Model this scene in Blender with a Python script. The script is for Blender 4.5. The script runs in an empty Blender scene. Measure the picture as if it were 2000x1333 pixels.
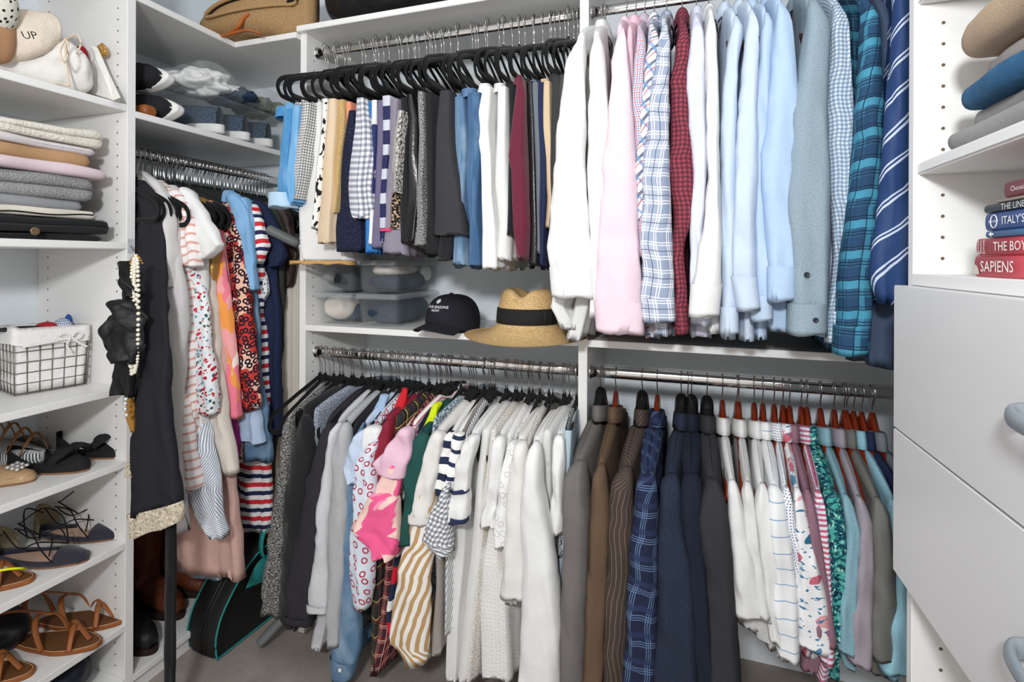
import bpy, bmesh, math, random
from mathutils import Vector, Matrix, noise
random.seed(7)
C = bpy.context.scene.collection
SC = bpy.context.scene
pi = math.pi
sin, cos = math.sin, math.cos

# ------------------------------------------------------------------ camera
EYE = Vector((0, 0, 1.25)); YAW = math.radians(18.3); ROLL = math.radians(0.25)
F_ = Vector((-sin(YAW), cos(YAW), 0)); R0 = Vector((cos(YAW), sin(YAW), 0)); U0 = Vector((0, 0, 1))
R_ = R0 * cos(ROLL) + U0 * sin(ROLL); U_ = U0 * cos(ROLL) - R0 * sin(ROLL)
cam = bpy.data.cameras.new('camera'); camo = bpy.data.objects.new('camera', cam); C.objects.link(camo)
cam.sensor_width = 36; cam.lens = 18.0; cam.shift_y = -158.5 / 2000; cam.clip_start = 0.02
m = Matrix.Identity(4)
for i in range(3):
    m[i][0] = R_[i]; m[i][1] = U_[i]; m[i][2] = -F_[i]; m[i][3] = EYE[i]
camo.matrix_world = m
SC.camera = camo
# ------------------------------------------------------------------ light and exposure
w = bpy.data.worlds.new('world'); SC.world = w; w.use_nodes = True
w.node_tree.nodes['Background'].inputs[0].default_value = (1.0, .955, .915, 1)
w.node_tree.nodes['Background'].inputs[1].default_value = 1.05
def area(name, loc, rot, sx, sy, power, col=(1, 1, 1)):
    l = bpy.data.lights.new(name, 'AREA'); l.shape = 'RECTANGLE'; l.size = sx; l.size_y = sy; l.energy = power; l.color = col
    o = bpy.data.objects.new(name, l); C.objects.link(o); o.location = loc; o.rotation_euler = rot
    return o
area('ceiling_lamp_light', (-0.40, 0.10, 2.55), (0, 0, 0), .5, .5, 6, (1, .96, .92))
area('flash_light', (-0.12, -0.55, 1.72), (math.radians(84), 0, math.radians(18)), .18, .14, 27, (.93, .97, 1))
SC.view_settings.view_transform = 'Standard'; SC.view_settings.look = 'None'
SC.view_settings.gamma = 1; SC.view_settings.use_curve_mapping = False
SC.view_settings.exposure = 0.0

# ------------------------------------------------------------------ pixel helpers (turn a photo pixel into a point of the room)
def ray(u, v): return F_ + R_ * ((u - 1000) / 1000) + U_ * ((508 - v) / 1000)
def py(u, v, Y): d = ray(u, v); return EYE + d * (Y / d.y)
def px(u, v, X): d = ray(u, v); return EYE + d * (X / d.x)
def pz(u, v, Z): d = ray(u, v); return EYE + d * ((Z - 1.25) / d.z)

# ------------------------------------------------------------------ materials
def lin(h):
    if not isinstance(h, str): return tuple(h) + ((1,) if len(h) == 3 else ())
    h = h.lstrip('#'); r = []
    for i in (0, 2, 4):
        c = int(h[i:i + 2], 16) / 255
        r.append(c / 12.92 if c <= .04045 else ((c + .055) / 1.055) ** 2.4)
    return (r[0], r[1], r[2], 1)
MATS = {}
def mat(key, base, layers=(), rough=.85, bump=(900, .12), var=.06, sheen=.0, metal=0, trans=0, spec=.3, alpha=1, coat=0):
    """a procedural material: base colour + pattern layers in UV metres"""
    if key in MATS: return MATS[key]
    M = bpy.data.materials.new(key); M.use_nodes = True; nt = M.node_tree; N = nt.nodes; L = nt.links
    b = N['Principled BSDF']
    def nd(t, **k):
        n = N.new(t)
        for a, v in k.items(): setattr(n, a, v)
        return n
    def inp(s, v):
        if hasattr(v, 'default_value') or isinstance(v, bpy.types.NodeSocket): L.new(v, s)
        else: s.default_value = v
    def mth(op, a, c=None, d=None):
        n = nd('ShaderNodeMath', operation=op); inp(n.inputs[0], a)
        if c is not None: inp(n.inputs[1], c)
        if d is not None: inp(n.inputs[2], d)
        return n.outputs[0]
    uv = nd('ShaderNodeUVMap').outputs[0]
    sep = nd('ShaderNodeSeparateXYZ'); L.new(uv, sep.inputs[0]); U, V = sep.outputs[0], sep.outputs[1]
    obj = nd('ShaderNodeTexCoord').outputs['Object']
    def mix(fac, a, c):
        n = nd('ShaderNodeMix', data_type='RGBA'); inp(n.inputs[0], fac); inp(n.inputs[6], a); inp(n.inputs[7], c); return n.outputs[2]
    col = lin(base)
    if var:
        nz = nd('ShaderNodeTexNoise'); nz.inputs['Scale'].default_value = 14; nz.inputs['Detail'].default_value = 4; L.new(obj, nz.inputs['Vector'])
        c2 = tuple(min(1, x * (1 + var)) for x in col[:3]) + (1,); c1 = tuple(x * (1 - var) for x in col[:3]) + (1,)
        col = mix(nz.outputs[0], c1, c2)
    for ly in layers:
        k = ly[0]
        if k == 'st':
            _, ax, per, wid, off, c = ly[:6]; f = ly[6] if len(ly) > 6 else 1
            if ax == 'u': co = U
            elif ax == 'v': co = V
            else:
                a = math.radians(ax); co = mth('ADD', mth('MULTIPLY', U, cos(a)), mth('MULTIPLY', V, sin(a)))
            fr = mth('FRACT', mth('DIVIDE', mth('ADD', co, off + 10), per))
            ms = mth('MULTIPLY', mth('LESS_THAN', fr, wid / per), f)
            col = mix(ms, col, lin(c))
        elif k == 'dot':
            _, sc, rad, c = ly[:4]; rnd = ly[4] if len(ly) > 4 else 1
            vo = nd('ShaderNodeTexVoronoi', voronoi_dimensions='2D'); vo.inputs['Scale'].default_value = sc; vo.inputs['Randomness'].default_value = rnd; L.new(uv, vo.inputs['Vector'])
            col = mix(mth('LESS_THAN', vo.outputs['Distance'], rad), col, lin(c))
        elif k == 'cell':
            _, sc, rad, cols = ly[:4]
            nz = nd('ShaderNodeTexNoise'); nz.inputs['Scale'].default_value = sc * .8; L.new(uv, nz.inputs['Vector'])
            ad = nd('ShaderNodeVectorMath', operation='MULTIPLY_ADD'); L.new(nz.outputs['Color'], ad.inputs[0]); ad.inputs[1].default_value = (1.1 / sc,) * 3; L.new(uv, ad.inputs[2])
            vo = nd('ShaderNodeTexVoronoi', voronoi_dimensions='2D'); vo.inputs['Scale'].default_value = sc; L.new(ad.outputs[0], vo.inputs['Vector'])
            sp = nd('ShaderNodeSeparateColor'); L.new(vo.outputs['Color'], sp.inputs[0])
            rp = nd('ShaderNodeValToRGB'); rp.color_ramp.interpolation = 'CONSTANT'; e = rp.color_ramp.elements
            while len(e) < len(cols): e.new(.5)
            for i, cc in enumerate(cols): e[i].position = i / len(cols); e[i].color = lin(cc)
            L.new(sp.outputs[0], rp.inputs[0])
            ms = mth('LESS_THAN', vo.outputs['Distance'], mth('MULTIPLY', mth('ADD', sp.outputs[1], .25), rad))
            col = mix(ms, col, rp.outputs[0])
        elif k == 'ring':
            _, sc, r0, r1, c = ly[:5]; rnd = ly[5] if len(ly) > 5 else .6
            vo = nd('ShaderNodeTexVoronoi', voronoi_dimensions='2D'); vo.inputs['Scale'].default_value = sc; vo.inputs['Randomness'].default_value = rnd; L.new(uv, vo.inputs['Vector'])
            ms = mth('MULTIPLY', mth('LESS_THAN', vo.outputs['Distance'], r1), mth('GREATER_THAN', vo.outputs['Distance'], r0))
            col = mix(ms, col, lin(c))
        elif k == 'noi':
            _, sc, th, c = ly[:4]; st = ly[4] if len(ly) > 4 else (1, 1); soft = ly[5] if len(ly) > 5 else .02
            mp = nd('ShaderNodeMapping'); L.new(uv, mp.inputs[0]); mp.inputs['Scale'].default_value = (st[0], st[1], 1); mp.inputs['Location'].default_value = (sc * .013 + th, .3 + th * 7, 0)
            nz = nd('ShaderNodeTexNoise'); nz.inputs['Scale'].default_value = sc; nz.inputs['Detail'].default_value = 2; L.new(mp.outputs[0], nz.inputs['Vector'])
            mr = nd('ShaderNodeMapRange'); L.new(nz.outputs[0], mr.inputs[0]); mr.inputs[1].default_value = th; mr.inputs[2].default_value = th + soft
            col = mix(mr.outputs[0], col, lin(c))
    if isinstance(col, tuple): b.inputs['Base Color'].default_value = col
    else: L.new(col, b.inputs['Base Color'])
    b.inputs['Roughness'].default_value = rough; b.inputs['Metallic'].default_value = metal
    b.inputs['Specular IOR Level'].default_value = spec
    if sheen: b.inputs['Sheen Weight'].default_value = sheen
    if trans: b.inputs['Transmission Weight'].default_value = trans; b.inputs['IOR'].default_value = 1.12
    if alpha < 1: b.inputs['Alpha'].default_value = alpha
    if coat: b.inputs['Coat Weight'].default_value = coat
    if bump:
        nz = nd('ShaderNodeTexNoise'); nz.inputs['Scale'].default_value = bump[0]; nz.inputs['Detail'].default_value = 3; L.new(obj, nz.inputs['Vector'])
        n2 = nd('ShaderNodeTexNoise'); n2.inputs['Scale'].default_value = 16; n2.inputs['Detail'].default_value = 5; L.new(obj, n2.inputs['Vector'])
        bp = nd('ShaderNodeBump'); bp.inputs['Strength'].default_value = bump[1]; bp.inputs['Distance'].default_value = .003
        L.new(mth('ADD', nz.outputs[0], mth('MULTIPLY', n2.outputs[0], bump[2] if len(bump) > 2 else 1.5)), bp.inputs['Height']); L.new(bp.outputs[0], b.inputs['Normal'])
    MATS[key] = M
    return M
def cl(c, **k):                      # plain cloth
    k.setdefault('bump', (700, .5, 2.0))
    return mat('cloth ' + c + str(sorted(k.items()))[:40], c, **k)
white_lam = mat('white laminate', '#ebe9e6', rough=.38, bump=(300, .02, .1), var=.015, spec=.45)
drawer_m = mat('drawer laminate', '#dedcdb', rough=.32, bump=(300, .02, .1), var=.015, spec=.5)
chrome = mat('chrome', '#c9c6c4', rough=.13, metal=1, bump=None, var=.0)
velvet = mat('black velvet', '#121213', rough=.95, bump=(1500, .3, 1), sheen=.12, spec=.1)
blackp = mat('black plastic', '#151516', rough=.35, bump=None, spec=.5)
woodh = mat('red hanger wood', '#7d2a12', (('noi', 60, .52, '#5c1a0a', (8, 1), .2),), rough=.25, bump=(200, .03, .1), coat=.5)
woodd = mat('dark hanger wood', '#3c1710', rough=.3, bump=None, coat=.3)
holem = mat('drilled hole', '#6b5a4a', bump=None)
greyp = mat('grey blue plastic', '#868e94', rough=.35, bump=None, spec=.5)

# ------------------------------------------------------------------ object helpers
def mk(name, vs, fs, m, parent=None, uv=None, smooth=True):
    me = bpy.data.meshes.new(name); me.from_pydata([tuple(v) for v in vs], [], fs); me.validate()
    if uv:
        ul = me.uv_layers.new(name='UVMap').data
        for lp in me.loops: ul[lp.index].uv = uv[lp.vertex_index]
    if smooth:
        me.polygons.foreach_set('use_smooth', [True] * len(me.polygons))
    me.materials.append(m)
    o = bpy.data.objects.new(name, me); C.objects.link(o)
    if parent: o.parent = parent; o.matrix_parent_inverse = Matrix.Translation(-parent.location) if parent.type == 'EMPTY' else Matrix.Identity(4)
    if parent and parent.type != 'EMPTY': o.matrix_parent_inverse = parent.matrix_world.inverted()
    return o
def tag(o, label, cat, group=None, kind=None):
    o['label'] = label; o['category'] = cat
    if group: o['group'] = group
    if kind: o['kind'] = kind
    return o
def thing(name, label, cat, loc, group=None):
    o = bpy.data.objects.new(name, None); o.empty_display_size = .05; C.objects.link(o); o.location = loc
    return tag(o, label, cat, group)
def bevel_box(x0, x1, y0, y1, z0, z1, b=.0015):
    bm = bmesh.new(); bmesh.ops.create_cube(bm, size=1)
    for v in bm.verts: v.co = Vector(((x0 + x1) / 2 + v.co.x * (x1 - x0), (y0 + y1) / 2 + v.co.y * (y1 - y0), (z0 + z1) / 2 + v.co.z * (z1 - z0)))
    if b: bmesh.ops.bevel(bm, geom=list(bm.edges), offset=b, segments=2, affect='EDGES')
    return bm
def bmo(name, bm, m, parent=None, smooth=False, mx=None):
    if mx: bm.transform(mx)
    bm.verts.ensure_lookup_table()
    vs = [v.co.copy() for v in bm.verts]; fs = [[v.index for v in f.verts] for f in bm.faces]; bm.free()
    uv = [(v.x + v.y, v.z) for v in vs]
    return mk(name, vs, fs, m, parent, uv, smooth)
def box(name, x0, x1, y0, y1, z0, z1, m, parent=None, b=.0015, mx=None):
    bm = bevel_box(x0, x1, y0, y1, z0, z1, b); bm.verts.index_update()
    return bmo(name, bm, m, parent, False, mx)
def loft(rows, closed=True, cap0=False, cap1=False):
    n = len(rows[0]); vs = [p for r in rows for p in r]; fs = []
    for i in range(len(rows) - 1):
        for j in range(n if closed else n - 1):
            a = i * n + j; b = i * n + (j + 1) % n; fs.append((a, b, b + n, a + n))
    if cap0: fs.append(tuple(range(n))[::-1])
    if cap1: k = (len(rows) - 1) * n; fs.append(tuple(range(k, k + n)))
    return vs, fs
def loft_uv(rows):
    """uv in metres: u along each row (from its first point), v down"""
    uv = []; n = len(rows[0]); vv = [0.0] * n
    for i, r in enumerate(rows):
        u = 0
        for j, p in enumerate(r):
            if j: u += (Vector(p) - Vector(r[j - 1])).length
            if i: vv[j] += (Vector(p) - Vector(rows[i - 1][j])).length
            uv.append((u, vv[j]))
    return uv
def cr(pts, t):
    """Catmull-Rom through tuples, t in 0..1"""
    n = len(pts) - 1; x = max(0, min(n - 1e-6, t * n)); i = int(x); f = x - i
    p0 = pts[max(0, i - 1)]; p1 = pts[i]; p2 = pts[i + 1]; p3 = pts[min(n, i + 2)]
    return [.5 * (2 * b + (c - a) * f + (2 * a - 5 * b + 4 * c - d) * f * f + (3 * b - a - 3 * c + d) * f ** 3) for a, b, c, d in zip(p0, p1, p2, p3)]
def interp(st, v):
    """stations sorted by v: smooth interpolation at v"""
    if v <= st[0][0]: return list(st[0])
    for a, b in zip(st, st[1:]):
        if v <= b[0]:
            f = (v - a[0]) / max(1e-6, b[0] - a[0]); f = f * f * (3 - 2 * f) * .5 + f * .5
            return [x + (y - x) * f for x, y in zip(a, b)]
    return list(st[-1])
def tubep(path, r, seg=8, rz=None, up=Vector((0, 0, 1)), cyc=False, caps=True):
    """tube along points; r = radius (number or function of 0..1) sideways, rz = radius along the local 'up'"""
    P = [Vector(p) for p in path]; rows = []; n = len(P)
    for i, p in enumerate(P):
        if cyc: t = P[(i + 1) % n] - P[i - 1]
        else: t = P[min(n - 1, i + 1)] - P[max(0, i - 1)]
        t.normalize(); s = t.cross(up)
        if s.length < 1e-4: s = t.cross(Vector((1, .13, 0)))
        s.normalize(); q = s.cross(t)
        f = i / max(1, n - 1); a = r(f) if callable(r) else r; c = (rz(f) if callable(rz) else rz) if rz is not None else a
        rows.append([p + s * (a * cos(k * 2 * pi / seg)) + q * (c * sin(k * 2 * pi / seg)) for k in range(seg)])
    if cyc: rows.append(rows[0])
    return loft(rows, True, caps and not cyc, caps and not cyc)
def joinm(*parts):
    vs, fs = [], []
    for v, f in parts:
        o = len(vs); vs += list(v); fs += [tuple(i + o for i in g) for g in f]
    return vs, fs
def smooth_path(pts, n=24, cyc=False):
    P = [tuple(p) for p in pts]
    if cyc: P = P + [P[0]]
    return [Vector(cr(P, i / n)) for i in range(n + (0 if cyc else 1))]
def nz3(p, s): return noise.noise(Vector(p) * s)
def blob(name, c, r, m, parent=None, amp=.15, sc=9, sub=4, flat=None, rot=0, sup=1.0):
    bm = bmesh.new(); bmesh.ops.create_icosphere(bm, subdivisions=sub, radius=1)
    c = Vector(c); rm = Matrix.Rotation(rot, 3, 'Z')
    for v in bm.verts:
        d = v.co.normalized()
        if sup != 1: d = Vector([math.copysign(abs(x) ** sup, x) for x in d])
        p = Vector((d.x * r[0], d.y * r[1], d.z * r[2]))
        k = 1 + amp * (nz3(p + c, sc) + .5 * nz3(p + c, sc * 2.3) - .6 * abs(nz3(p + c * 2, sc * 1.5)))
        v.co = c + rm @ (p * k)
        if flat is not None: v.co.z = max(flat, v.co.z)
    bm.verts.index_update()
    return bmo(name, bm, m, parent, True)
# ------------------------------------------------------------------ the room
YB = 1.757; XL = -1.852; PF = 1.405     # back wall, left wall, front edge plane of the hanging units
wallm = mat('painted wall', '#e6ecf0', rough=.75, bump=(250, .05, .3), var=.02)
def struct(name, x0, x1, y0, y1, z0, z1, m):
    o = box(name, x0, x1, y0, y1, z0, z1, m, b=0); o['kind'] = 'structure'; return o
carpet = mat('carpet', '#b3a79d', (('noi', 300, .5, '#978b82', (1, 1), .2), ('noi', 9, .52, '#c2b7ad', (1, 1), .25), ('noi', 400, .60, '#d2c8bf', (1, 1), .1)), rough=1, bump=(900, 1.0, .5), var=.12)
fl_v = [(XL - .1, -1.2, 0), (1.1, -1.2, 0), (1.1, YB + .1, 0), (XL - .1, YB + .1, 0)]
fl_o = mk('floor', fl_v + [(x, y, -.05) for x, y, z in fl_v], [(0, 1, 2, 3), (7, 6, 5, 4), (0, 4, 5, 1), (1, 5, 6, 2), (2, 6, 7, 3), (3, 7, 4, 0)], carpet, None, [(x, y) for x, y, z in fl_v] * 2, False); fl_o['kind'] = 'structure'
struct('wall_back', XL - .1, 1.1, YB, YB + .1, 0, 2.62, wallm)
struct('wall_left', XL - .1, XL, -1.2, YB, 0, 2.62, wallm)
struct('wall_right', .76, .86, -1.2, YB, 0, 2.62, wallm)
struct('ceiling', XL - .1, 1.1, -1.2, YB + .1, 2.62, 2.7, wallm)
# ---- closet units
T = .019
def holes(parent, axis, pos, along, z0, z1, sgn, name='pin_holes'):
    parts = []
    z = z0
    while z < z1:
        for a in along:
            vs = []; r = .0026
            for k in range(8):
                c, s = r * cos(k * pi / 4), r * sin(k * pi / 4)
                vs.append((a + c, pos + sgn * .0006, z + s) if axis == 'y' else (pos + sgn * .0006, a + c, z + s))
            parts.append((vs, [tuple(range(8))]))
        z += .032
    v, f = joinm(*parts); o = mk(name, v, f, holem, parent, None, False); o['kind'] = 'stuff'
XF = -1.475
lt = thing('shoe_shelf_unit', 'tall white shelf unit at the left holding sweaters, a basket and shoes', 'shelving', (-1.66, .6, 0))
box('side_panel', XL, XF, 1.022, 1.0465, 0, 2.5, white_lam, lt)
box('side_panel', XL, XF, .30, .3245, 0, 2.5, white_lam, lt)
SH = [1.680, 1.2945, .891, .682, .453, .222, .07]
for z in SH: box('shelf', XL, XF, .3245, 1.022, z - T, z, white_lam, lt)
box('shelf', XL, XF, .3245, 1.022, 2.05, 2.07, white_lam, lt)
box('toe_kick', XL, XF - .01, .3245, 1.022, 0, .05, white_lam, lt)
holes(lt, 'y', 1.022, (XF - .037, XF - .33), .1, 2.4, -1)
lh = thing('corner_hanging_unit', 'white corner unit with shelf and rod beyond the shoe shelves', 'shelving', (-1.66, 1.4, 0))
box('top_shelf', XL, XF, 1.0465, YB, 1.985, 2.004, white_lam, lh)
box('corner_top_shelf', XF, -1.2145, 1.385, YB, 1.985, 2.004, white_lam, lh)
box('shelf', XL, XF, 1.0465, YB, 1.65, 1.669, white_lam, lh)
box('bottom_shelf', XL, XF, 1.0465, YB, .044, .063, white_lam, lh)
box('toe_kick', XL, XF - .012, 1.0465, YB, 0, .044, white_lam, lh)
cu = thing('centre_hanging_unit', 'white double hanging unit with hat shelf in the centre of the back wall', 'shelving', (-.73, 1.6, 0))
box('side_panel', -1.2145, -1.19, PF, YB, 0, 2.004, white_lam, cu)
box('side_panel', -.27, -.2455, PF, YB, 0, 2.3, white_lam, cu)
box('top_shelf', -1.2145, -.27, PF - .02, YB, 2.004, 2.023, white_lam, cu)
box('hat_shelf', -1.19, -.27, PF, YB, 1.011, 1.030, white_lam, cu)
box('back_rail', -1.19, -.27, YB - .019, YB, .985, 1.011, white_lam, cu)
box('back_rail', -1.19, -.27, YB - .019, YB, 1.875, 1.93, white_lam, cu)
for s, x in ((1, -1.19),):
    parts = []
    for zz in (.75, 1.72): 
        pass
def holes_x(parent, x, ys, z0, z1, sgn):
    parts = []; z = z0
    while z < z1:
        for a in ys:
            parts.append(([(x + sgn * .0006, a + .0026 * cos(k * pi / 4), z + .0026 * sin(k * pi / 4)) for k in range(8)], [tuple(range(8))]))
        z += .032
    v, f = joinm(*parts); o = mk('pin_holes', v, f, holem, parent, None, False); o['kind'] = 'stuff'
holes_x(cu, -1.19, (PF + .037, YB - .06), .1, 1.95, 1)
ru = thing('right_hanging_unit', 'white double hanging unit for shirts and jackets right of the centre', 'shelving', (.2, 1.6, 0))
box('shelf', -.2455, .72, PF, YB, 1.011, 1.030, white_lam, ru)
box('back_rail', -.2455, .72, YB - .019, YB, .87, .89, white_lam, ru)
box('top_shelf', -.2455, .72, PF - .02, YB, 2.10, 2.12, white_lam, ru)
box('side_panel', .72, .7445, PF, YB, 0, 2.1, white_lam, ru)
holes_x(ru, -.2455, (PF + .037,), .1, 1.95, 1)
# right drawer tower
XR = .338
rt = thing('drawer_tower', 'white tower with shelves above two drawers at the right edge', 'cabinet', (.55, .6, 0))
box('side_panel', XR, .757, .94, .959, 0, 2.45, white_lam, rt)
box('side_panel', XR, .757, .12, .139, 0, 2.45, white_lam, rt)
box('counter_top', XR - .002, .757, .139, .94, 1.213, 1.2315, white_lam, rt)
box('shelf', XR + .004, .757, .139, .94, 1.383, 1.401, white_lam, rt, .003)
box('shelf', XR + .004, .757, .139, .94, 1.643, 1.661, white_lam, rt, .003)
box('cabinet_floor', XR + .004, .757, .139, .94, .748, .766, white_lam, rt)
holes(rt, 'y', .94, (XR + .037,), .12, .72, -1)
holes(rt, 'y', .94, (XR + .037,), 1.255, 1.38, -1)
holes(rt, 'y', .94, (XR + .037,), 1.42, 1.64, -1)
for z0, z1 in ((.991, 1.213), (.766, .988)):
    d = box('drawer', XR - .020, XR - .001, .150, .954, z0, z1, drawer_m, rt, .001)
    zc = (z0 + z1) / 2 + .002
    pts = [(XR - .02 - .030 * sin(pi * i / 20) ** .55 if 0 < i < 20 else XR - .018, .545 + .075 * cos(pi * i / 20), zc) for i in range(21)]
    v, f = tubep(pts, lambda t: .0055 - .001 * sin(pi * t), 12, lambda t: .008 + .004 * (1 - sin(pi * t)))
    mk('handle', v, f, greyp, d)['label'] = 'grey blue curved bow handle'
# rods
def rod(loc0, loc1, label):
    a, b = Vector(loc0), Vector(loc1); t = thing('closet_rod', label, 'closet rod', (a + b) / 2, None)
    v, f = tubep([a + (b - a) * (i / 12) for i in range(13)], .0075, 16, .0145)
    mk('rail', v, f, chrome, t)
    d = (b - a).normalized()
    for p, s in ((a, 1), (b, -1)):
        rows = []
        for o_, r in ((0, .019), (.004, .019), (.0045, .0165), (.012, .0160), (.012, .012)):
            side = Vector((d.y, -d.x, 0))
            rows.append([p + d * s * o_ + side * r * .8 * cos(k * pi / 8) + Vector((0, 0, 1)) * r * sin(k * pi / 8) for k in range(16)])
        v, f = loft(rows); mk('rod_socket', v, f, chrome, t)
YR = 1.457; ZU = 1.957; ZL = .932; XRL = -1.6; ZLL = 1.575
rod((-1.19, YR, ZU), (-.27, YR, ZU), 'upper chrome rod in the centre unit holding skirts and trousers')
rod((-1.19, YR, ZL), (-.27, YR, ZL), 'lower chrome rod in the centre unit below the hat shelf')
rod((-.2455, YR, ZU), (.72, YR, ZU), 'upper chrome rod of the right unit holding long sleeved shirts')
rod((-.2455, YR, ZL), (.72, YR, ZL), 'lower chrome rod of the right unit holding jackets and polo shirts')
rod((XRL, 1.0465, ZLL), (XRL, YB, ZLL), 'chrome rod of the left corner unit holding dresses')
def short(l):
    w_ = l.split()
    for d in ('a', 'the', 'an'):
        while len(w_) > 16 and d in w_[3:]: w_.pop(3 + w_[3:].index(d))
    return ' '.join(w_)
# ------------------------------------------------------------------ hangers (built once, then copied)
def hook_mesh(drop):
    pts = []
    for i in range(15):
        a = math.radians(-30 + 240 * i / 14); pts.append((0, .0175 * cos(a), .0175 * sin(a) + .002))
    pts += [(0, -.006, -.022), (0, 0, -.034), (0, 0, -.055), (0, 0, -drop)]
    return tubep(pts, .00155, 6, up=Vector((1, 0, 0)))
def slim_frame():
    half = [(0, -.083), (.012, -.086), (.04, -.098), (.09, -.117), (.14, -.138), (.175, -.153), (.195, -.164), (.207, -.180), (.209, -.196), (.200, -.211), (.184, -.217), (.12, -.217), (0, -.217)]
    loop = [(0, y, z) for y, z in half] + [(0, -y, z) for y, z in half[-2:0:-1]]
    a = tubep(smooth_path(loop, 64, True), .0074, 8, .0028, up=Vector((1, 0, 0)), cyc=True)
    b = tubep([(0, 0, -.07), (0, 0, -.085), (0, 0, -.10)], .008, 8, .003, up=Vector((1, 0, 0)))
    return joinm(a, b)
def wood_frame(th, tk, drop=.162, span=.20):
    pts = []
    for i in range(-12, 13):
        t = i / 12; pts.append((-.006 * t * t, t * span, -.064 - drop * abs(t) ** .70))
    return tubep(pts, lambda f: th * (.55 + .45 * (1 - abs(2 * f - 1) ** 2) ** .5) * 1.0, 12, lambda f: tk * (.6 + .4 * (1 - abs(2 * f - 1))), up=Vector((1, 0, 0)))
def hanger_proto(kind):
    if kind == 'slim': parts = [('hook', hook_mesh(.085), chrome), ('hanger_frame', slim_frame(), velvet)]
    elif kind == 'wood': parts = [('hook', hook_mesh(.075), chrome), ('hanger_frame', wood_frame(.017, .008), woodh)]
    elif kind == 'dark': parts = [('hook', hook_mesh(.075), chrome), ('hanger_frame', wood_frame(.016, .007), woodd)]
    else: parts = [('hook', hook_mesh(.075), chrome), ('hanger_frame', wood_frame(.025, .017), blackp)]
    return parts
HP = {}
def hanger(kind, x, y, z, label, rz=0, tilt=0, group=None, dz=0):
    key = kind
    o = bpy.data.objects.new('clothes_hanger', None); o.empty_display_size = .05; C.objects.link(o)
    o.location = (x, y, z); o.rotation_euler = (0, 0, rz + tilt); tag(o, short(label), 'hanger', group)
    if key not in HP:
        HP[key] = []
        for nm, (v, f), m_ in hanger_proto(kind):
            me = bpy.data.meshes.new(nm); me.from_pydata([tuple(p) for p in v], [], f); me.materials.append(m_)
            me.polygons.foreach_set('use_smooth', [True] * len(me.polygons)); HP[key].append((nm, me))
    for nm, me in HP[key]:
        c = bpy.data.objects.new(nm, me); C.objects.link(c); c.parent = o
    return o
# ------------------------------------------------------------------ cloth builders
def body(name, m, parent, st, Y, Fx, rise=.05, Yf=1.655, nth=56, nr=30, fold=.008, tf=.014, hemF=0, lam=.045, ph=None, tmax=.06, nk=.30, flare=0):
    """sheet like tube hanging from a hanger: near edge follows the stations, far edge at Fx,Yf"""
    ph = random.random() * 9 if ph is None else ph
    v0, v1 = st[0][0], st[-1][0]
    rows = []
    base = interp(st, v0); n0 = py((base[1] + base[2]) / 2, v0, Y)
    for i in range(nr + 1):
        t = i / nr; s_ = interp(st, v0 + (v1 - v0) * t)
        Yc = Y if len(s_) < 4 else s_[3]
        a = py(s_[1], s_[0], Yc); b = py(s_[2], s_[0], Yc); n = (a + b) / 2; w = min(tmax, max(.010, (b - a).length))
        fx = Fx + (n.x - n0.x) * .35
        f = Vector((fx, Yf + flare * t, n.z + hemF * t))
        ax = f - n; ax.z = 0; Ln = ax.length; ax.normalize(); lt_ = Vector((ax.y, -ax.x, 0))
        n = n + ax * w * .08
        row = []
        for k in range(nth):
            th = 2 * pi * k / nth; s = (1 - cos(th)) / 2; sg = math.copysign(abs(sin(th)) ** (.30 if rise <= .02 else .42), sin(th))
            wk = 1 - max(0, min(1, (s - .25) / .5)) if rise > .02 else (1 - s) ** 1.3; hw = (w / 2) * (1.16 if rise <= .02 else 1) * wk + (tf / 2) * (1 - wk)
            A = fold * (.12 + .88 * t ** .8) * (.35 + .65 * min(1, 4 * min(s + .05, 1)))
            side = 1 if sin(th) >= 0 else -1
            rg = 1 - 2 * abs(noise.noise(Vector((s * Ln * 26, n.z * 3.0, ph + side))))
            d = A * (.7 * sin(2 * pi * s * Ln / lam + ph + side * 1.3 + 1.2 * t) + .8 * noise.noise(Vector((s * Ln * 22, t * 1.8, ph + side))) + .5 * rg)
            e = abs(2 * s - 1)
            shape = min(1, (1 - e) / (1 - nk)) ** .75 if e > nk else 1 - .55 * (1 - e / nk) ** .6
            z = n.z + hemF * t * s + rise * shape * (1 - t) ** 1.6
            p = Vector((n.x + ax.x * Ln * s, n.y + ax.y * Ln * s, z)) + lt_ * (sg * hw + side * d * .8 * min(1, abs(sin(th)) * 2.2))
            p += ax * (-.5 * A * sin(3 * t * pi + ph) * (1 - s))
            la = sg * hw; p += ax * (.75 * fold * t ** .6 * (1 - s) ** 3 * (sin(la * 2 * pi / .030 + ph + 1.5 * t) + .7 * noise.noise(Vector((la * 40 + ph, t * 3, 0))))); p += lt_ * (.0045 * noise.noise(Vector((t * 3.2, ph, s * 2))))
            if i == nr: p.z += .006 * sin(s * Ln / lam * 2 + ph)
            row.append(p)
        if i == 0:
            ax_row = (n, ax, Ln, lt_)
            cap1 = [p - lt_ * (p - n).dot(lt_) * .45 + Vector((0, 0, .007)) for p in row]; cap0 = [p - lt_ * (p - n).dot(lt_) * .97 + Vector((0, 0, .010)) for p in row]
            if not rise <= .02: rows += [cap0, cap1]
        rows.append(row)
    c = [sum((rows[-1][k] for k in range(nth)), Vector()) / nth]
    rows.append([p * .94 + Vector((c[0].x, p.y, p.z)) * .06 + Vector((0, 0, .012)) for p in rows[-1]])
    uv = loft_uv(rows); v, f = loft(rows)
    return mk(name, v, f, m, parent, uv)
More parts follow.
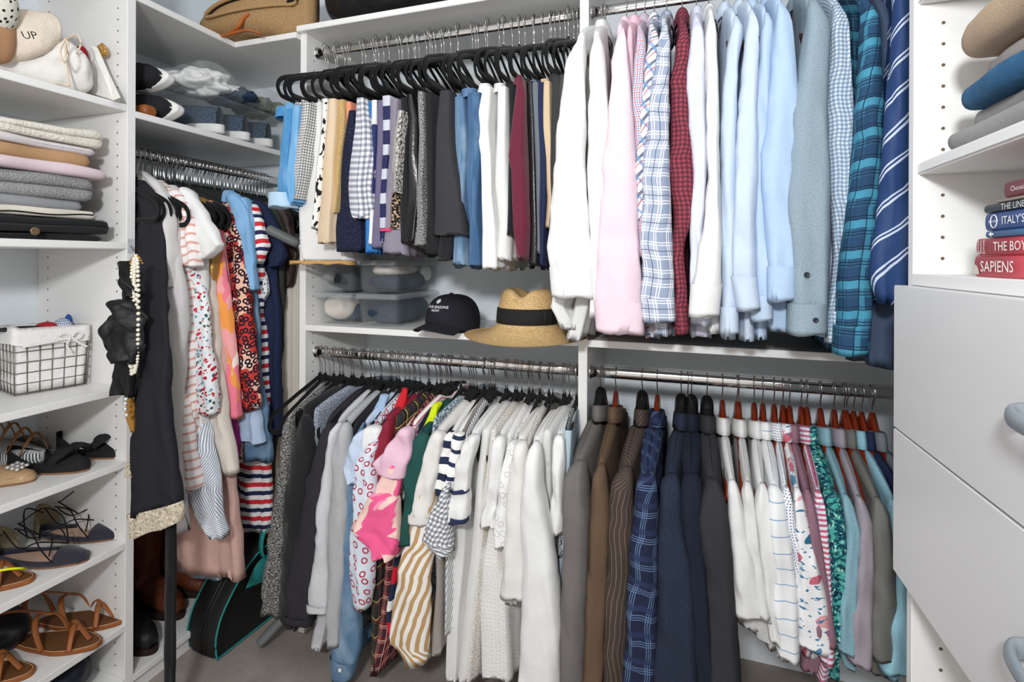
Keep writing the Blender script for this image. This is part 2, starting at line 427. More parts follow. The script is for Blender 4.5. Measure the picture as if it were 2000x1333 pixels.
def tube(name, m, parent, st, Y, dep=.022, nth=26, nr=26, fold=.004, cap=True, ph=None, sup=.72, crump=.0042, hem=True, flut=0, slant=None):
    """flattened tube (sleeve, leg, dress panel) whose outline follows the stations at depth Y"""
    ph = random.random() * 9 if ph is None else ph
    v0, v1 = st[0][0], st[-1][0]; rows = []
    for i in range(nr + 1):
        t = i / nr; s_ = interp(st, v0 + (v1 - v0) * t); Yc = Y if len(s_) < 4 else s_[3]
        a = py(s_[1], s_[0], Yc); b = py(s_[2], s_[0], Yc); c = (a + b) / 2; w = max(.008, (b - a).length) / 2
        d = min(dep, w * 1.3 + .004)
        k0 = 1
        if cap and t < .12: k0 = math.sqrt(max(.05, 1 - ((.12 - t) / .12) ** 2 * .8))
        row = []
        for k in range(nth):
            th = 2 * pi * k / nth + pi / 2
            x = math.copysign(abs(cos(th)) ** sup, cos(th)) * w * k0; y = math.copysign(abs(sin(th)) ** sup, sin(th)) * d * k0
            r = fold * (.3 + .7 * t) * sin((x / max(.012, w)) * 4.2 + ph + 2.5 * t) * (1 if sin(th) > 0 else -1)
            p = Vector((c.x + x, Yc + y, c.z))
            rg = 1 - 2.4 * abs(noise.noise(Vector((p.x * 34 + p.z * 5 + ph, p.y * 20, p.z * 5))))
            rh = 1 - 2.4 * abs(noise.noise(Vector((p.x * 10 + ph, ph, p.z * 15 + p.x * 14))))
            q = crump * (.7 * noise.noise(Vector((p.x * 30 + ph, p.y * 30, p.z * 26))) + .9 * rg + .55 * rh)
            p.y += r * .8 + q * (1.4 if sin(th) < 0 else 1); p.x += q * .7
            if flut: p.y += flut * t * sin(x * 2 * pi / .028 + ph)
            if i == nr: p.z += .003 * sin(x * 80 + ph)
            if slant: p.z += (slant[0] + (slant[1] - slant[0]) * t ** 2) * x / max(.01, w)
            row.append(p)
        rows.append(row)
    if hem: rows.append([Vector((c.x + (p.x - c.x) * .86, Yc + (p.y - Yc) * .8, p.z + .008)) for p in rows[-1]])
    v, f = loft(rows, True, cap, False); uv = loft_uv(rows)
    return mk(name, v, f, m, parent, uv)
def band(name, m, parent, st, Y, va, vb, dep, g=.003):
    """cuff or hem band round a sleeve between two heights"""
    s2 = [interp(st, va), interp(st, (va + vb) / 2), interp(st, vb)]
    s2 = [[s[0], s[1] - 2, s[2] + 2] + list(s[3:]) for s in s2]
    return tube(name, m, parent, s2, Y - .0, dep + g, 26, 6, .001, False, 0, .8, .0008)
def collar(m, parent, x, y, z, hx=.022, hy=.062, h=.034, lean=.012, nm='collar'):
    rows = []
    for rz, k, dz in ((0, .9, -.006), (0, .92, h * .5), (0, .96, h), (0, 1.0, h * 1.06), (0, 1.08, h * .9), (0, 1.17, h * .35), (0, 1.24, -h * .12), (0, 1.2, -h * .14)):
        rows.append([Vector((x + hx * k * cos(a), y + hy * k * sin(a), z + dz + lean * -sin(a))) for a in [2 * pi * j / 28 for j in range(28)]])
    v, f = loft(rows); return mk(nm, v, f, m, parent, loft_uv(rows))
def button(m, parent, p, r=.0055, ax='y'):
    rows = []
    for rr, d in ((0.001, -.001), (r * .6, -.0012), (r * .8, -.002), (r, -.0012), (r, .001)):
        rows.append([Vector((p.x + rr * cos(a), p.y + d, p.z + rr * sin(a))) for a in [2 * pi * j / 12 for j in range(12)]])
    v, f = loft(rows, True, True, True); return mk('button', v, f, m, parent)
def lean(t): return math.asin(max(-.6, min(.6, t['near_dx'] / .215)))
def hookx(u, z, Y=1.457):
    """x where pixel column u meets a rod"""
    d = ray(u, 508); return d.x * Y / d.y
def garment(rack, name, label, cat, m, B=None, S=None, hang='slim', hu=None, col=None, cuff=None, ytop=None, Y=1.235, m2=None, dep=.024, rise=None, far=None,
            fold=.008, pants=False, btn=None, flut=0, hem=None, tmax=.06, xb=(-1.16, -.285), cdrop=0, back=True, tf=.014, group=None, extra=()):
    zr = ZU if rack[0] == 'U' else ZL
    src = B or S; n = py((src[0][1] + src[0][2]) / 2, src[0][0], Y)
    xh = hookx(hu, zr) if hu else n.x + .01
    xh = max(xb[0], min(xb[1], xh))
    zt = zr - (.150 if hang == 'slim' else .165)
    def top(st):
        w_ = st[0][2] - st[0][1]; c_ = (st[0][1] + st[0][2]) / 2; vt = 508 + (1.25 - zt) * (st[0][0] - 508) / (1.25 - n.z); k_ = (st[0][0] - vt)
        if k_ < 6: return st
        uh = 1000 + 1000 * ((xh * cos(YAW) + 1.34 * sin(YAW)) / (-xh * sin(YAW) + 1.34 * cos(YAW)))
        cn = c_ + (uh - c_) * min(.45, k_ / 130)
        return [(vt, cn - w_ * .36, cn + w_ * .36)] + list(st)
    if not pants:
        if S: S = top(S)
        if B: B = top(B)
        src = B or S; n = py((src[0][1] + src[0][2]) / 2, src[0][0], Y)
    t = thing(name, label, cat, (xh, YR, zr - .1), group)
    zneck = zr - (.092 if hang == 'slim' else .100) - cdrop
    if B is None:
        B = [list(s) for s in S]
        if hem: B.append([hem, S[-1][1], S[-1][2]])
    r_ = max(.005, zneck - n.z) if rise is None else rise
    body('body' if not pants else 'waist_and_legs', m, t, B, Y + (.03 if S else 0), xh if pants else xh - (n.x - xh) * .85, 0 if pants else r_, far or (1.60 if pants else 1.665), fold=fold, tmax=tmax, flare=0, tf=tf)
    if S:
        tube('sleeve', m2 or m, t, S, Y - .012, dep, flut=flut)
        if back and not pants:
            # far sleeve hanging at the wall side
            pz0 = Vector((xh, 1.675, n.z)); z1 = py(S[-1][1], S[-1][0], Y).z
            rows = []
            for i in range(9):
                q = i / 8; zz = pz0.z + (z1 - pz0.z) * q; k0 = .5 if i == 0 else 1
                rows.append([Vector((xh + .012 * k0 * cos(a), 1.685 + .035 * k0 * sin(a) * (1 - .3 * q), zz)) for a in [2 * pi * j / 14 for j in range(14)]])
            v, f = loft(rows, True, True, True); mk('sleeve', v, f, m2 or m, t, loft_uv(rows))
    for en, es, eY, em, ek in extra: tube(en, em or m, t, es, eY, **ek)
    t['near_dx'] = n.x - xh
    if cuff and S:
        va, c_m = cuff if isinstance(cuff, tuple) else (cuff, m2 or m)
        band('cuff', c_m or m, t, S, Y - .012, va, S[-1][0], dep)
    if col:
        collar(col if col is not True else m, t, xh, YR - .008, zneck - .012, hx=min(.019, max(.012, tmax * .26)), hy=.058)
    if btn:
        for (u, v_, yy, c_) in btn: button(c_, t, py(u, v_, yy))
    if hang:
        rnd = random.uniform(-.05, .05) if pants else math.asin(max(-.6, min(.6, (n.x - xh) / .215)))
        hanger(hang, xh, YR, zr, {'slim': 'slim hanger', 'wood': 'wooden hanger', 'dark': 'dark hanger', 'suit': 'broad hanger'}[hang] + ' of the ' + label, tilt=rnd)
    return t
# ------------------------------------------------------------------ cloths
WH = cl('#eae9e7'); WH2 = cl('#e4e3e0'); WH3 = cl('#e7e4df'); CR = cl('#e4dfd6'); OFF = cl('#e6e2dd')
BLK = cl('#1b1b1e', sheen=.1); CHAR = cl('#2e2b31'); CHAR2 = cl('#3a393b')
marl = mat('marled knit', '#6a6866', (('noi', 130, .50, '#1c1b1d', (1, 2.6), .05), ('noi', 170, .56, '#c9c6c0', (1, 3), .05)), bump=(400, .9, 1))
gmarl = mat('grey marl knit', '#b4b4b6', (('noi', 500, .52, '#a2a2a5', (1, 1), .1),), bump=(500, .5, 1))
lgrey = cl('#cfcfd2'); gpat = mat('grey print', '#8f97a5', (('noi', 220, .52, '#5d6677'), ('noi', 300, .58, '#d6dae0')))
denim = mat('mid denim', '#5f7f9d', (('noi', 18, .44, '#9db3c6', (1, .6), .3), ('noi', 600, .5, '#56799b', (1, 1), .1)), bump=(900, .5, 2))
denimd = mat('dark denim', '#41638a', (('noi', 14, .48, '#7c9cbb', (1.4, .5), .3), ('noi', 600, .5, '#355577', (1, 1), .1)), bump=(900, .5, 2))
deniml = mat('light denim', '#4c8fc4', (('noi', 16, .46, '#8dbbdd', (1, .7), .3),), bump=(900, .4, 2))
chamb = mat('chambray', '#97a8b2', (('noi', 300, .5, '#8899a6', (1, 1), .15),), bump=(900, .4, 2))
lblue = mat('light blue denim shirt cloth', '#86b4de', (('noi', 12, .5, '#9cc3e6', (1, .7), .3),), bump=(900, .4, 2))
def stripe(key, base, c, per, w_, ax='v', **k): return mat(key, base, (('st', ax, per, w_, 0, c),), **k)
bstripe = stripe('fine blue stripe', '#dfe7f2', '#8ba2c9', .0042, .0018, 'u')
bstripe2 = stripe('navy pin stripe on white', '#eef0f4', '#4a5f87', .0085, .0022, 'u')
bwdiag = stripe('black diagonal stripe', '#efefef', '#3c4350', .011, .0032, 28)
flow = mat('red ring print', '#d7dfea', (('ring', 34, .17, .30, '#b23a4c', .45),), bump=(900, .3, 1.5))
redc = cl('#8e2338'); redb = mat('burgundy cardigan', '#8b2236', bump=(700, .5, 2))
def tartan(key, base, a, b, c, s=.05):
    return mat(key, base, (('st', 'u', s, s * .45, 0, a, .75), ('st', 'v', s, s * .45, 0, a, .6), ('st', 'u', s, s * .05, s * .3, b), ('st', 'v', s, s * .05, s * .3, b), ('st', 'u', s / 2, s * .03, s * .1, c, .8), ('st', 'v', s, s * .03, s * .15, c, .8)), bump=(900, .3, 1.5))
tar_b = tartan('black tartan', '#17181b', '#26302e', '#d9c36a', '#b7474a')
tar_r = tartan('red tartan', '#9c1f2e', '#2b1c24', '#e2b9a0', '#e7dfd0', .042)
tar_r2 = tartan('green red tartan', '#1c2a2a', '#8c1f2c', '#d9c9a0', '#46604f', .05)
pinkp = mat('pink colour block', '#f4cfc4', (('noi', 11, .50, '#ee5f92', (1, .6), .01), ('noi', 13, .60, '#f49ab6', (1, .6), .01)), bump=(700, .3, 1))
pinkl = cl('#e9c0d2'); peach = mat('pale peach cotton', '#f3d3c2', bump=(700, .3, 1))
pstr = stripe('pink stripe', '#f6f1ef', '#d9607c', .013, .004); rstr = mat('red navy white block', '#232c48', (('st', 'v', .16, .05, 0, '#cf1f35'), ('st', 'v', .16, .03, .06, '#f1eee9')))
neon = cl('#d9ea1c'); green = cl('#1f4f49'); bwp = mat('blue white leaf print', '#aebfca', (('noi', 120, .5, '#3b4f6b', (1, 2)), ('noi', 140, .57, '#f0f2f2', (1, 1))))
must = mat('mustard stripe', '#f1ede6', (('st', 9, .0235, .0115, 0, '#c09a6b'),), bump=(800, .3, 1.5))
nstr = mat('navy stripe tee', '#f1efeb', (('st', 'v', .036, .011, 0, '#26304e'),)); nstr2 = mat('navy wide stripe', '#f1efeb', (('st', 'v', .045, .02, .01, '#222b48'),))
def ging(key, base, c, per=.014, c2=None):
    return mat(key, base, (('st', 'u', per, per / 2, 0, c, .55), ('st', 'v', per, per / 2, 0, c2 or c, .55)), bump=(900, .3, 1.5))
ng = ging('navy gingham', '#f4f4f4', '#1a2544', .013); taupe = cl('#a59d96'); brn = cl('#4d4241'); 
lace = mat('cream lace', '#efece6', (('noi', 260, .56, '#b9ab9c'), ('dot', 120, .18, '#cfc4b6')), bump=(350, 1, 1))
eyel = mat('white eyelet cotton', '#eeece8', (('dot', 95, .17, '#d6d2cc', .2),), bump=(300, .8, 1.5)); scrl = mat('white embroidered cotton', '#f0efec', (('ring', 38, .22, .30, '#c8c6c4', 1),), bump=(500, .6, 2))
# ------------------------------------------------------------------ lower rail of the centre unit
LC = [
 ('cardigan', 'black and white marled knit cardigan at the left end of the lower rail', 'cardigan', marl, None, [(828, 556, 574), (900, 550, 570), (1000, 534, 560), (1100, 524, 552), (1198, 514, 548)], {}),
 ('sweater', 'black sweater right of the marled cardigan', 'sweater', BLK, [(800, 578, 612), (900, 562, 610), (1000, 556, 606), (1100, 552, 600), (1232, 546, 588)], [(812, 584, 610), (900, 572, 608), (1000, 560, 590), (1150, 550, 584), (1205, 548, 582)], {}),
 ('blouse', 'narrow grey blue patterned blouse between two dark knits', 'blouse', gpat, [(806, 608, 622), (900, 600, 614), (1000, 588, 602), (1200, 582, 600)], None, {}),
 ('hooded_jacket', 'charcoal hooded jacket with gathered cuff left of the grey cardigans', 'jacket', CHAR, [(830, 628, 652), (950, 602, 640), (1100, 576, 620), (1214, 566, 610)], [(835, 630, 654), (950, 600, 634), (1050, 581, 622), (1150, 557, 612), (1212, 552, 606)], dict(cuff=(1195, None))),
 ('cardigan', 'pale grey thin cardigan with a long cuff', 'cardigan', lgrey, [(845, 645, 666), (1000, 625, 655), (1190, 605, 650), (1270, 590, 634)], [(846, 644, 662), (912, 633, 652), (1000, 622, 646), (1100, 612, 640), (1190, 605, 641)], dict(cuff=(1172, None))),
 ('cardigan', 'mid grey marl wool cardigan right of the pale grey one', 'cardigan', gmarl, [(826, 666, 688), (1000, 650, 680), (1267, 640, 664)], [(826, 664, 686), (900, 650, 680), (1031, 645, 678), (1150, 640, 670), (1260, 640, 662)], {}),
 ('top', 'black top squeezed beside the grey wool cardigan', 'top', BLK, [(850, 682, 694), (950, 676, 690), (1100, 680, 696), (1240, 690, 705)], None, {}),
 ('denim_shirt', 'long faded blue denim shirt with open cuff reaching lowest near the floor', 'shirt', denim, [(868, 686, 702), (940, 678, 694), (1050, 676, 716), (1180, 664, 722), (1268, 660, 718)], [(868, 688, 700), (940, 680, 694), (1050, 672, 702), (1180, 656, 700), (1250, 646, 704), (1322, 654, 684)], dict(cuff=(1285, None), Y=1.25, btn=[(664, 1310, 1.207, '#e8e4dc')])),
 ('blouse', 'blue striped blouse with a ruffled cap sleeve beside the denim shirt', 'blouse', bstripe, [(850, 696, 716), (950, 690, 712), (1080, 688, 706)], [(858, 694, 714), (890, 676, 714), (914, 671, 706), (944, 686, 706)], dict(flut=.006, extra=[('collar', [(770, 744, 758, 1.36), (796, 728, 750, 1.33), (824, 708, 740, 1.29)], 1.3, cl('#a9c3e2'), dict(dep=.014, fold=.003))])),
 ('blouse', 'pale blue blouse printed with small red ring flowers', 'blouse', flow, [(872, 706, 728), (950, 692, 735), (1050, 687, 732), (1120, 684, 728), (1187, 690, 722)], [(895, 704, 732), (950, 692, 735), (1050, 687, 732), (1120, 684, 728), (1185, 690, 720)], dict(tmax=.06, Y=1.215, back=False)),
 ('blouse', 'white blouse with a flared cap sleeve left of the burgundy cardigan', 'blouse', WH, [(840, 715, 742), (950, 712, 736), (1040, 712, 730)], [(832, 716, 746), (880, 705, 742), (914, 698, 736), (930, 704, 730)], dict(flut=.004)),
 ('cardigan', 'burgundy cardigan with a bright red collar', 'cardigan', redb, [(820, 745, 768), (900, 733, 758), (960, 723, 748), (1060, 730, 748)], [(822, 746, 768), (900, 733, 756), (960, 724, 746), (1000, 722, 738)], dict(extra=[('collar', [(758, 784, 797, 1.36), (780, 778, 792, 1.34), (806, 769, 784, 1.31)], 1.3, cl('#cf252c'), dict(dep=.014, fold=.002))])),
 ('tartan_dress', 'black dress with thin yellow plaid lines behind the pink ruffled top', 'dress', tar_b, [(820, 764, 786), (900, 750, 776), (1000, 738, 764), (1100, 718, 748), (1200, 715, 742), (1318, 714, 736)], None, {}),
 ('ruffled_top', 'pink and peach colour block top with a wide peplum frill', 'top', pinkp, [(862, 770, 800), (900, 752, 792), (960, 736, 778), (1000, 706, 776), (1035, 690, 776), (1062, 714, 773), (1085, 740, 766)], [(846, 776, 806), (890, 748, 802), (905, 735, 796), (928, 742, 790)], dict(m2=pinkl, tmax=.11, flut=.003, Y=1.205, extra=[('bodice', [(895, 754, 788), (930, 744, 784), (972, 728, 776)], 1.188, pinkp, dict(dep=.02)), ('peplum_frill', [(962, 728, 776), (1000, 706, 777), (1035, 689, 777), (1058, 712, 775), (1086, 738, 768)], 1.18, pinkp, dict(dep=.03, flut=.008, fold=.007))])),
 ('tartan_dress', 'red tartan dress hanging low under the pink frill', 'dress', tar_r, [(880, 776, 795), (1000, 765, 785), (1085, 745, 772), (1180, 735, 767), (1250, 728, 758), (1320, 715, 738)], None, {}),
 ('top', 'white top with fine pink stripes right of the pink frilled top', 'top', pstr, [(832, 800, 814), (880, 790, 806), (958, 776, 792), (1000, 778, 790)], None, {}),
 ('sweater', 'navy sweater with red and white blocks left of the green shirt', 'sweater', rstr, [(900, 794, 804), (940, 780, 796), (1050, 770, 790), (1200, 745, 765), (1240, 750, 770)], None, {}),
 ('shirt', 'dark green shirt with a neon yellow collar', 'shirt', green, [(856, 808, 838), (1000, 788, 815), (1100, 780, 808), (1270, 762, 800)], [(852, 810, 840), (900, 796, 836), (960, 788, 826), (1000, 787, 820), (1062, 777, 806)], dict(Y=1.222, extra=[('collar', [(786, 848, 860, 1.33), (806, 834, 852, 1.31), (826, 823, 844, 1.29), (842, 817, 834, 1.275)], 1.3, neon, dict(dep=.016, fold=.002))])),
 ('blouse', 'blue and white leaf print blouse beside the green shirt', 'blouse', bwp, [(826, 842, 852), (900, 828, 842), (1000, 822, 836), (1180, 820, 830)], None, {}),
 ('sweater', 'off white long sleeved sweater with ribbed hem left of the navy stripes', 'sweater', OFF, [(845, 842, 872), (980, 822, 852), (1040, 800, 850), (1080, 816, 846)], [(842, 842, 870), (900, 827, 860), (950, 814, 850), (1000, 802, 844), (1018, 801, 840)], dict(cuff=(1004, None), Y=1.218)),
 ('striped_shirt', 'mustard and white wide striped shirt hanging low', 'shirt', must, [(880, 842, 862), (1000, 806, 850), (1060, 795, 846), (1120, 777, 842), (1200, 767, 838), (1260, 765, 834), (1292, 788, 832)], [(900, 836, 854), (1000, 808, 848), (1060, 795, 845), (1120, 777, 841), (1200, 767, 837), (1260, 765, 833), (1292, 788, 830)], dict(tmax=.08, Y=1.222, fold=.004, btn=[(795, 1215, 1.222, '#efe6d6')])),
 ('striped_tee', 'white tee with wide navy stripes left of the narrower navy striped tee', 't-shirt', nstr2, [(860, 870, 890), (970, 856, 882), (1010, 850, 880)], [(850, 870, 890), (900, 857, 882), (930, 851, 878), (965, 844, 870)], {}),
 ('striped_tee', 'white tee with narrow navy stripes and short sleeve', 't-shirt', nstr, [(850, 886, 906), (960, 868, 890), (1010, 866, 888)], [(846, 884, 906), (880, 878, 900), (920, 873, 896), (958, 863, 888), (978, 862, 882)], {}),
 ('gingham_blouse', 'navy and white gingham blouse with a gathered flared sleeve', 'blouse', ng, [(880, 888, 900), (975, 860, 878), (1010, 840, 880), (1082, 862, 880)], [(965, 858, 874), (985, 850, 878), (1030, 832, 880), (1058, 823, 882), (1082, 850, 880)], dict(Y=1.21, flut=.004)),
 ('cardigan', 'taupe long cardigan below the gingham sleeve', 'cardigan', taupe, [(900, 884, 896), (1075, 846, 862), (1150, 848, 862), (1282, 838, 860)], None, {}),
 ('blouse', 'white blouse with thin black diagonal stripes', 'blouse', bwdiag, [(900, 892, 902), (1078, 864, 880), (1160, 862, 876), (1250, 864, 872)], None, {}),
 ('polo_shirt', 'white polo shirt with navy bands on its short sleeve', 'polo shirt', WH, [(850, 914, 940), (1000, 886, 916), (1100, 872, 914), (1200, 862, 906), (1338, 850, 910)], [(850, 912, 936), (900, 896, 922), (956, 885, 913), (1000, 879, 914), (1017, 877, 912)], dict(cuff=(1006, 'navyband'), Y=1.225)),
 ('tunic', 'long plain white tunic right of the banded polo shirt', 'tunic', WH2, [(848, 934, 960), (950, 922, 948), (1100, 906, 946), (1250, 882, 932), (1340, 872, 922)], None, {}),
 ('blouse', 'cream lace trimmed blouse among the whites', 'blouse', lace, [(846, 952, 972), (950, 938, 960), (1100, 922, 942), (1240, 905, 930), (1340, 890, 925)], None, {}),
 ('blouse', 'white blouse with a soft ruffled elbow sleeve', 'blouse', WH, [(850, 966, 988), (1000, 945, 970), (1200, 930, 960)], [(852, 966, 988), (950, 952, 976), (1005, 938, 966), (1026, 936, 970)], dict(flut=.005)),
 ('eyelet_dress', 'white eyelet dress hanging long in the middle of the whites', 'dress', eyel, [(870, 976, 996), (1000, 955, 980), (1100, 932, 984), (1200, 912, 998), (1340, 905, 1010)], None, dict(tmax=.11, fold=.012)),
 ('blouse', 'white blouse with embroidered scrolls on its sleeve', 'blouse', scrl, [(860, 990, 1012), (1000, 975, 1000), (1250, 965, 990)], [(862, 990, 1012), (950, 975, 1000), (1030, 962, 992), (1064, 968, 990)], {}),
 ('top', 'white loose top with a wide sleeve ending above a lace hem', 'top', WH3, [(860, 1004, 1030), (1000, 990, 1024), (1165, 985, 1020)], [(862, 1004, 1030), (1000, 988, 1022), (1100, 982, 1024), (1166, 976, 1022)], dict(Y=1.215)),
 ('crochet_top', 'cream crochet top with scalloped edge under the white loose top', 'top', lace, [(900, 1016, 1030), (1080, 975, 992), (1140, 968, 1010), (1180, 970, 1018)], None, dict(flare=0)),
 ('blouse', 'white long sleeved blouse reaching down beside the grey jacket', 'blouse', WH, [(862, 1034, 1060), (1000, 1022, 1070), (1200, 1030, 1092), (1340, 1030, 1090)], [(864, 1032, 1058), (950, 1020, 1058), (1000, 1016, 1068), (1100, 1022, 1084), (1200, 1019, 1094), (1340, 1014, 1092)], dict(Y=1.2, dep=.034)),
 ('blouse', 'white plain blouse behind the long sleeved blouse', 'blouse', WH2, [(850, 1054, 1082), (950, 1048, 1082), (1200, 1050, 1085)], None, {}),
 ('tee', 'white tee with a cap sleeve nearest the middle panel', 't-shirt', WH, [(852, 1080, 1104), (1000, 1074, 1100), (1038, 1076, 1100)], [(850, 1080, 1104), (900, 1080, 1102), (1000, 1074, 1101), (1036, 1076, 1100)], dict(back=False)),
 ('blouse', 'small black and white print blouse beside the middle panel', 'blouse', mat('black leaf print', '#dfe1e2', (('noi', 160, .48, '#23262b', (1, 1.5)),)), [(950, 1086, 1100), (1060, 1087, 1102), (1085, 1088, 1102)], None, {}),
 ('shirt', 'pale blue shirt at the right end of the lower rail', 'shirt', cl('#b9cdd8'), [(842, 1100, 1118), (1000, 1090, 1106), (1230, 1090, 1104)], None, {}),
]
navyb = cl('#2b3352')
for nm, lb, ct, m_, B, S, k in LC:
    k = dict(k)
    if 'btn' in k: k['btn'] = [(a, b, c, mat('button ' + d, d, bump=None, rough=.4)) for a, b, c, d in k['btn']]
    k.pop('flare', None)
    if isinstance(k.get('cuff'), tuple) and k['cuff'][1] == 'navyband': k['cuff'] = (1006, navyb)
    t = garment('LC', nm, lb, ct, m_, B, S, **k)
    if nm == 'polo_shirt':
        S_ = S; band('navy_band', navyb, t, S_, 1.213, 952, 960, .024, .002)
    if lb.startswith('burgundy'):
        pass
# the many more hangers packed along the same rail
def xs_between(a, b, n, j=.002): return [a + (b - a) * (i + .5) / n + random.uniform(-j, j) for i in range(n)]
for i, x in enumerate(xs_between(-1.17, -.30, 24)):
    hanger('slim', x, YR, ZL, 'black velvet slim hanger packed on the lower centre rail', tilt=random.uniform(-.06, .06), group='slim black hangers packed on the lower centre rail')
hanger('slim', -1.172, YR, ZL, 'empty black velvet hanger at the far left end of the lower centre rail', tilt=-.08)

# ------------------------------------------------------------------ upper rail of the centre unit: skirts, shorts and trousers
bw_g = ging('small black gingham', '#f2f0ee', '#15151a', .0085); bwpr = mat('black brush print', '#efeae2', (('noi', 55, .56, '#191a1e', (1, .8)),))
goldm = mat('gold sequins', '#c9a468', (('noi', 400, .5, '#efd9a8', (1, 1), .1),), rough=.35, bump=(500, 1, .5), metal=.55)
navlace = mat('navy lace', '#141a30', (('noi', 200, .58, '#2c3554'),), bump=(300, 1, 1)); purp = cl('#6f6782'); nav = cl('#232c4c')
bigstr = mat('navy silver block stripe', '#2a2c55', (('st', 'v', .07, .03, .01, '#c9ccd6'),)); tweed = mat('black white tweed', '#2c2c2e', (('noi', 330, .5, '#c9c9c6', (1, 1), .03),), bump=(400, 1, .5))
blace = mat('black tan lace', '#1a1718', (('noi', 150, .53, '#c2a384', (1, 1), .03),), bump=(300, .8, 1)); leather = mat('black leather', '#151517', rough=.3, bump=(60, .4, 1), spec=.5)
silverp = mat('silver sequin print', '#b9b3ac', (('noi', 120, .5, '#55504e'), ('noi', 180, .6, '#f4efe8')), rough=.4)
vel = mat('burgundy corduroy', '#6e1f38', (('st', 'u', .004, .0015, 0, '#5b172d'),), sheen=.3, bump=(800, .3, 1.5))
nging = ging('navy and white gingham cotton', '#f4f4f6', '#2a355c', .017); tan = cl('#c99b5c')
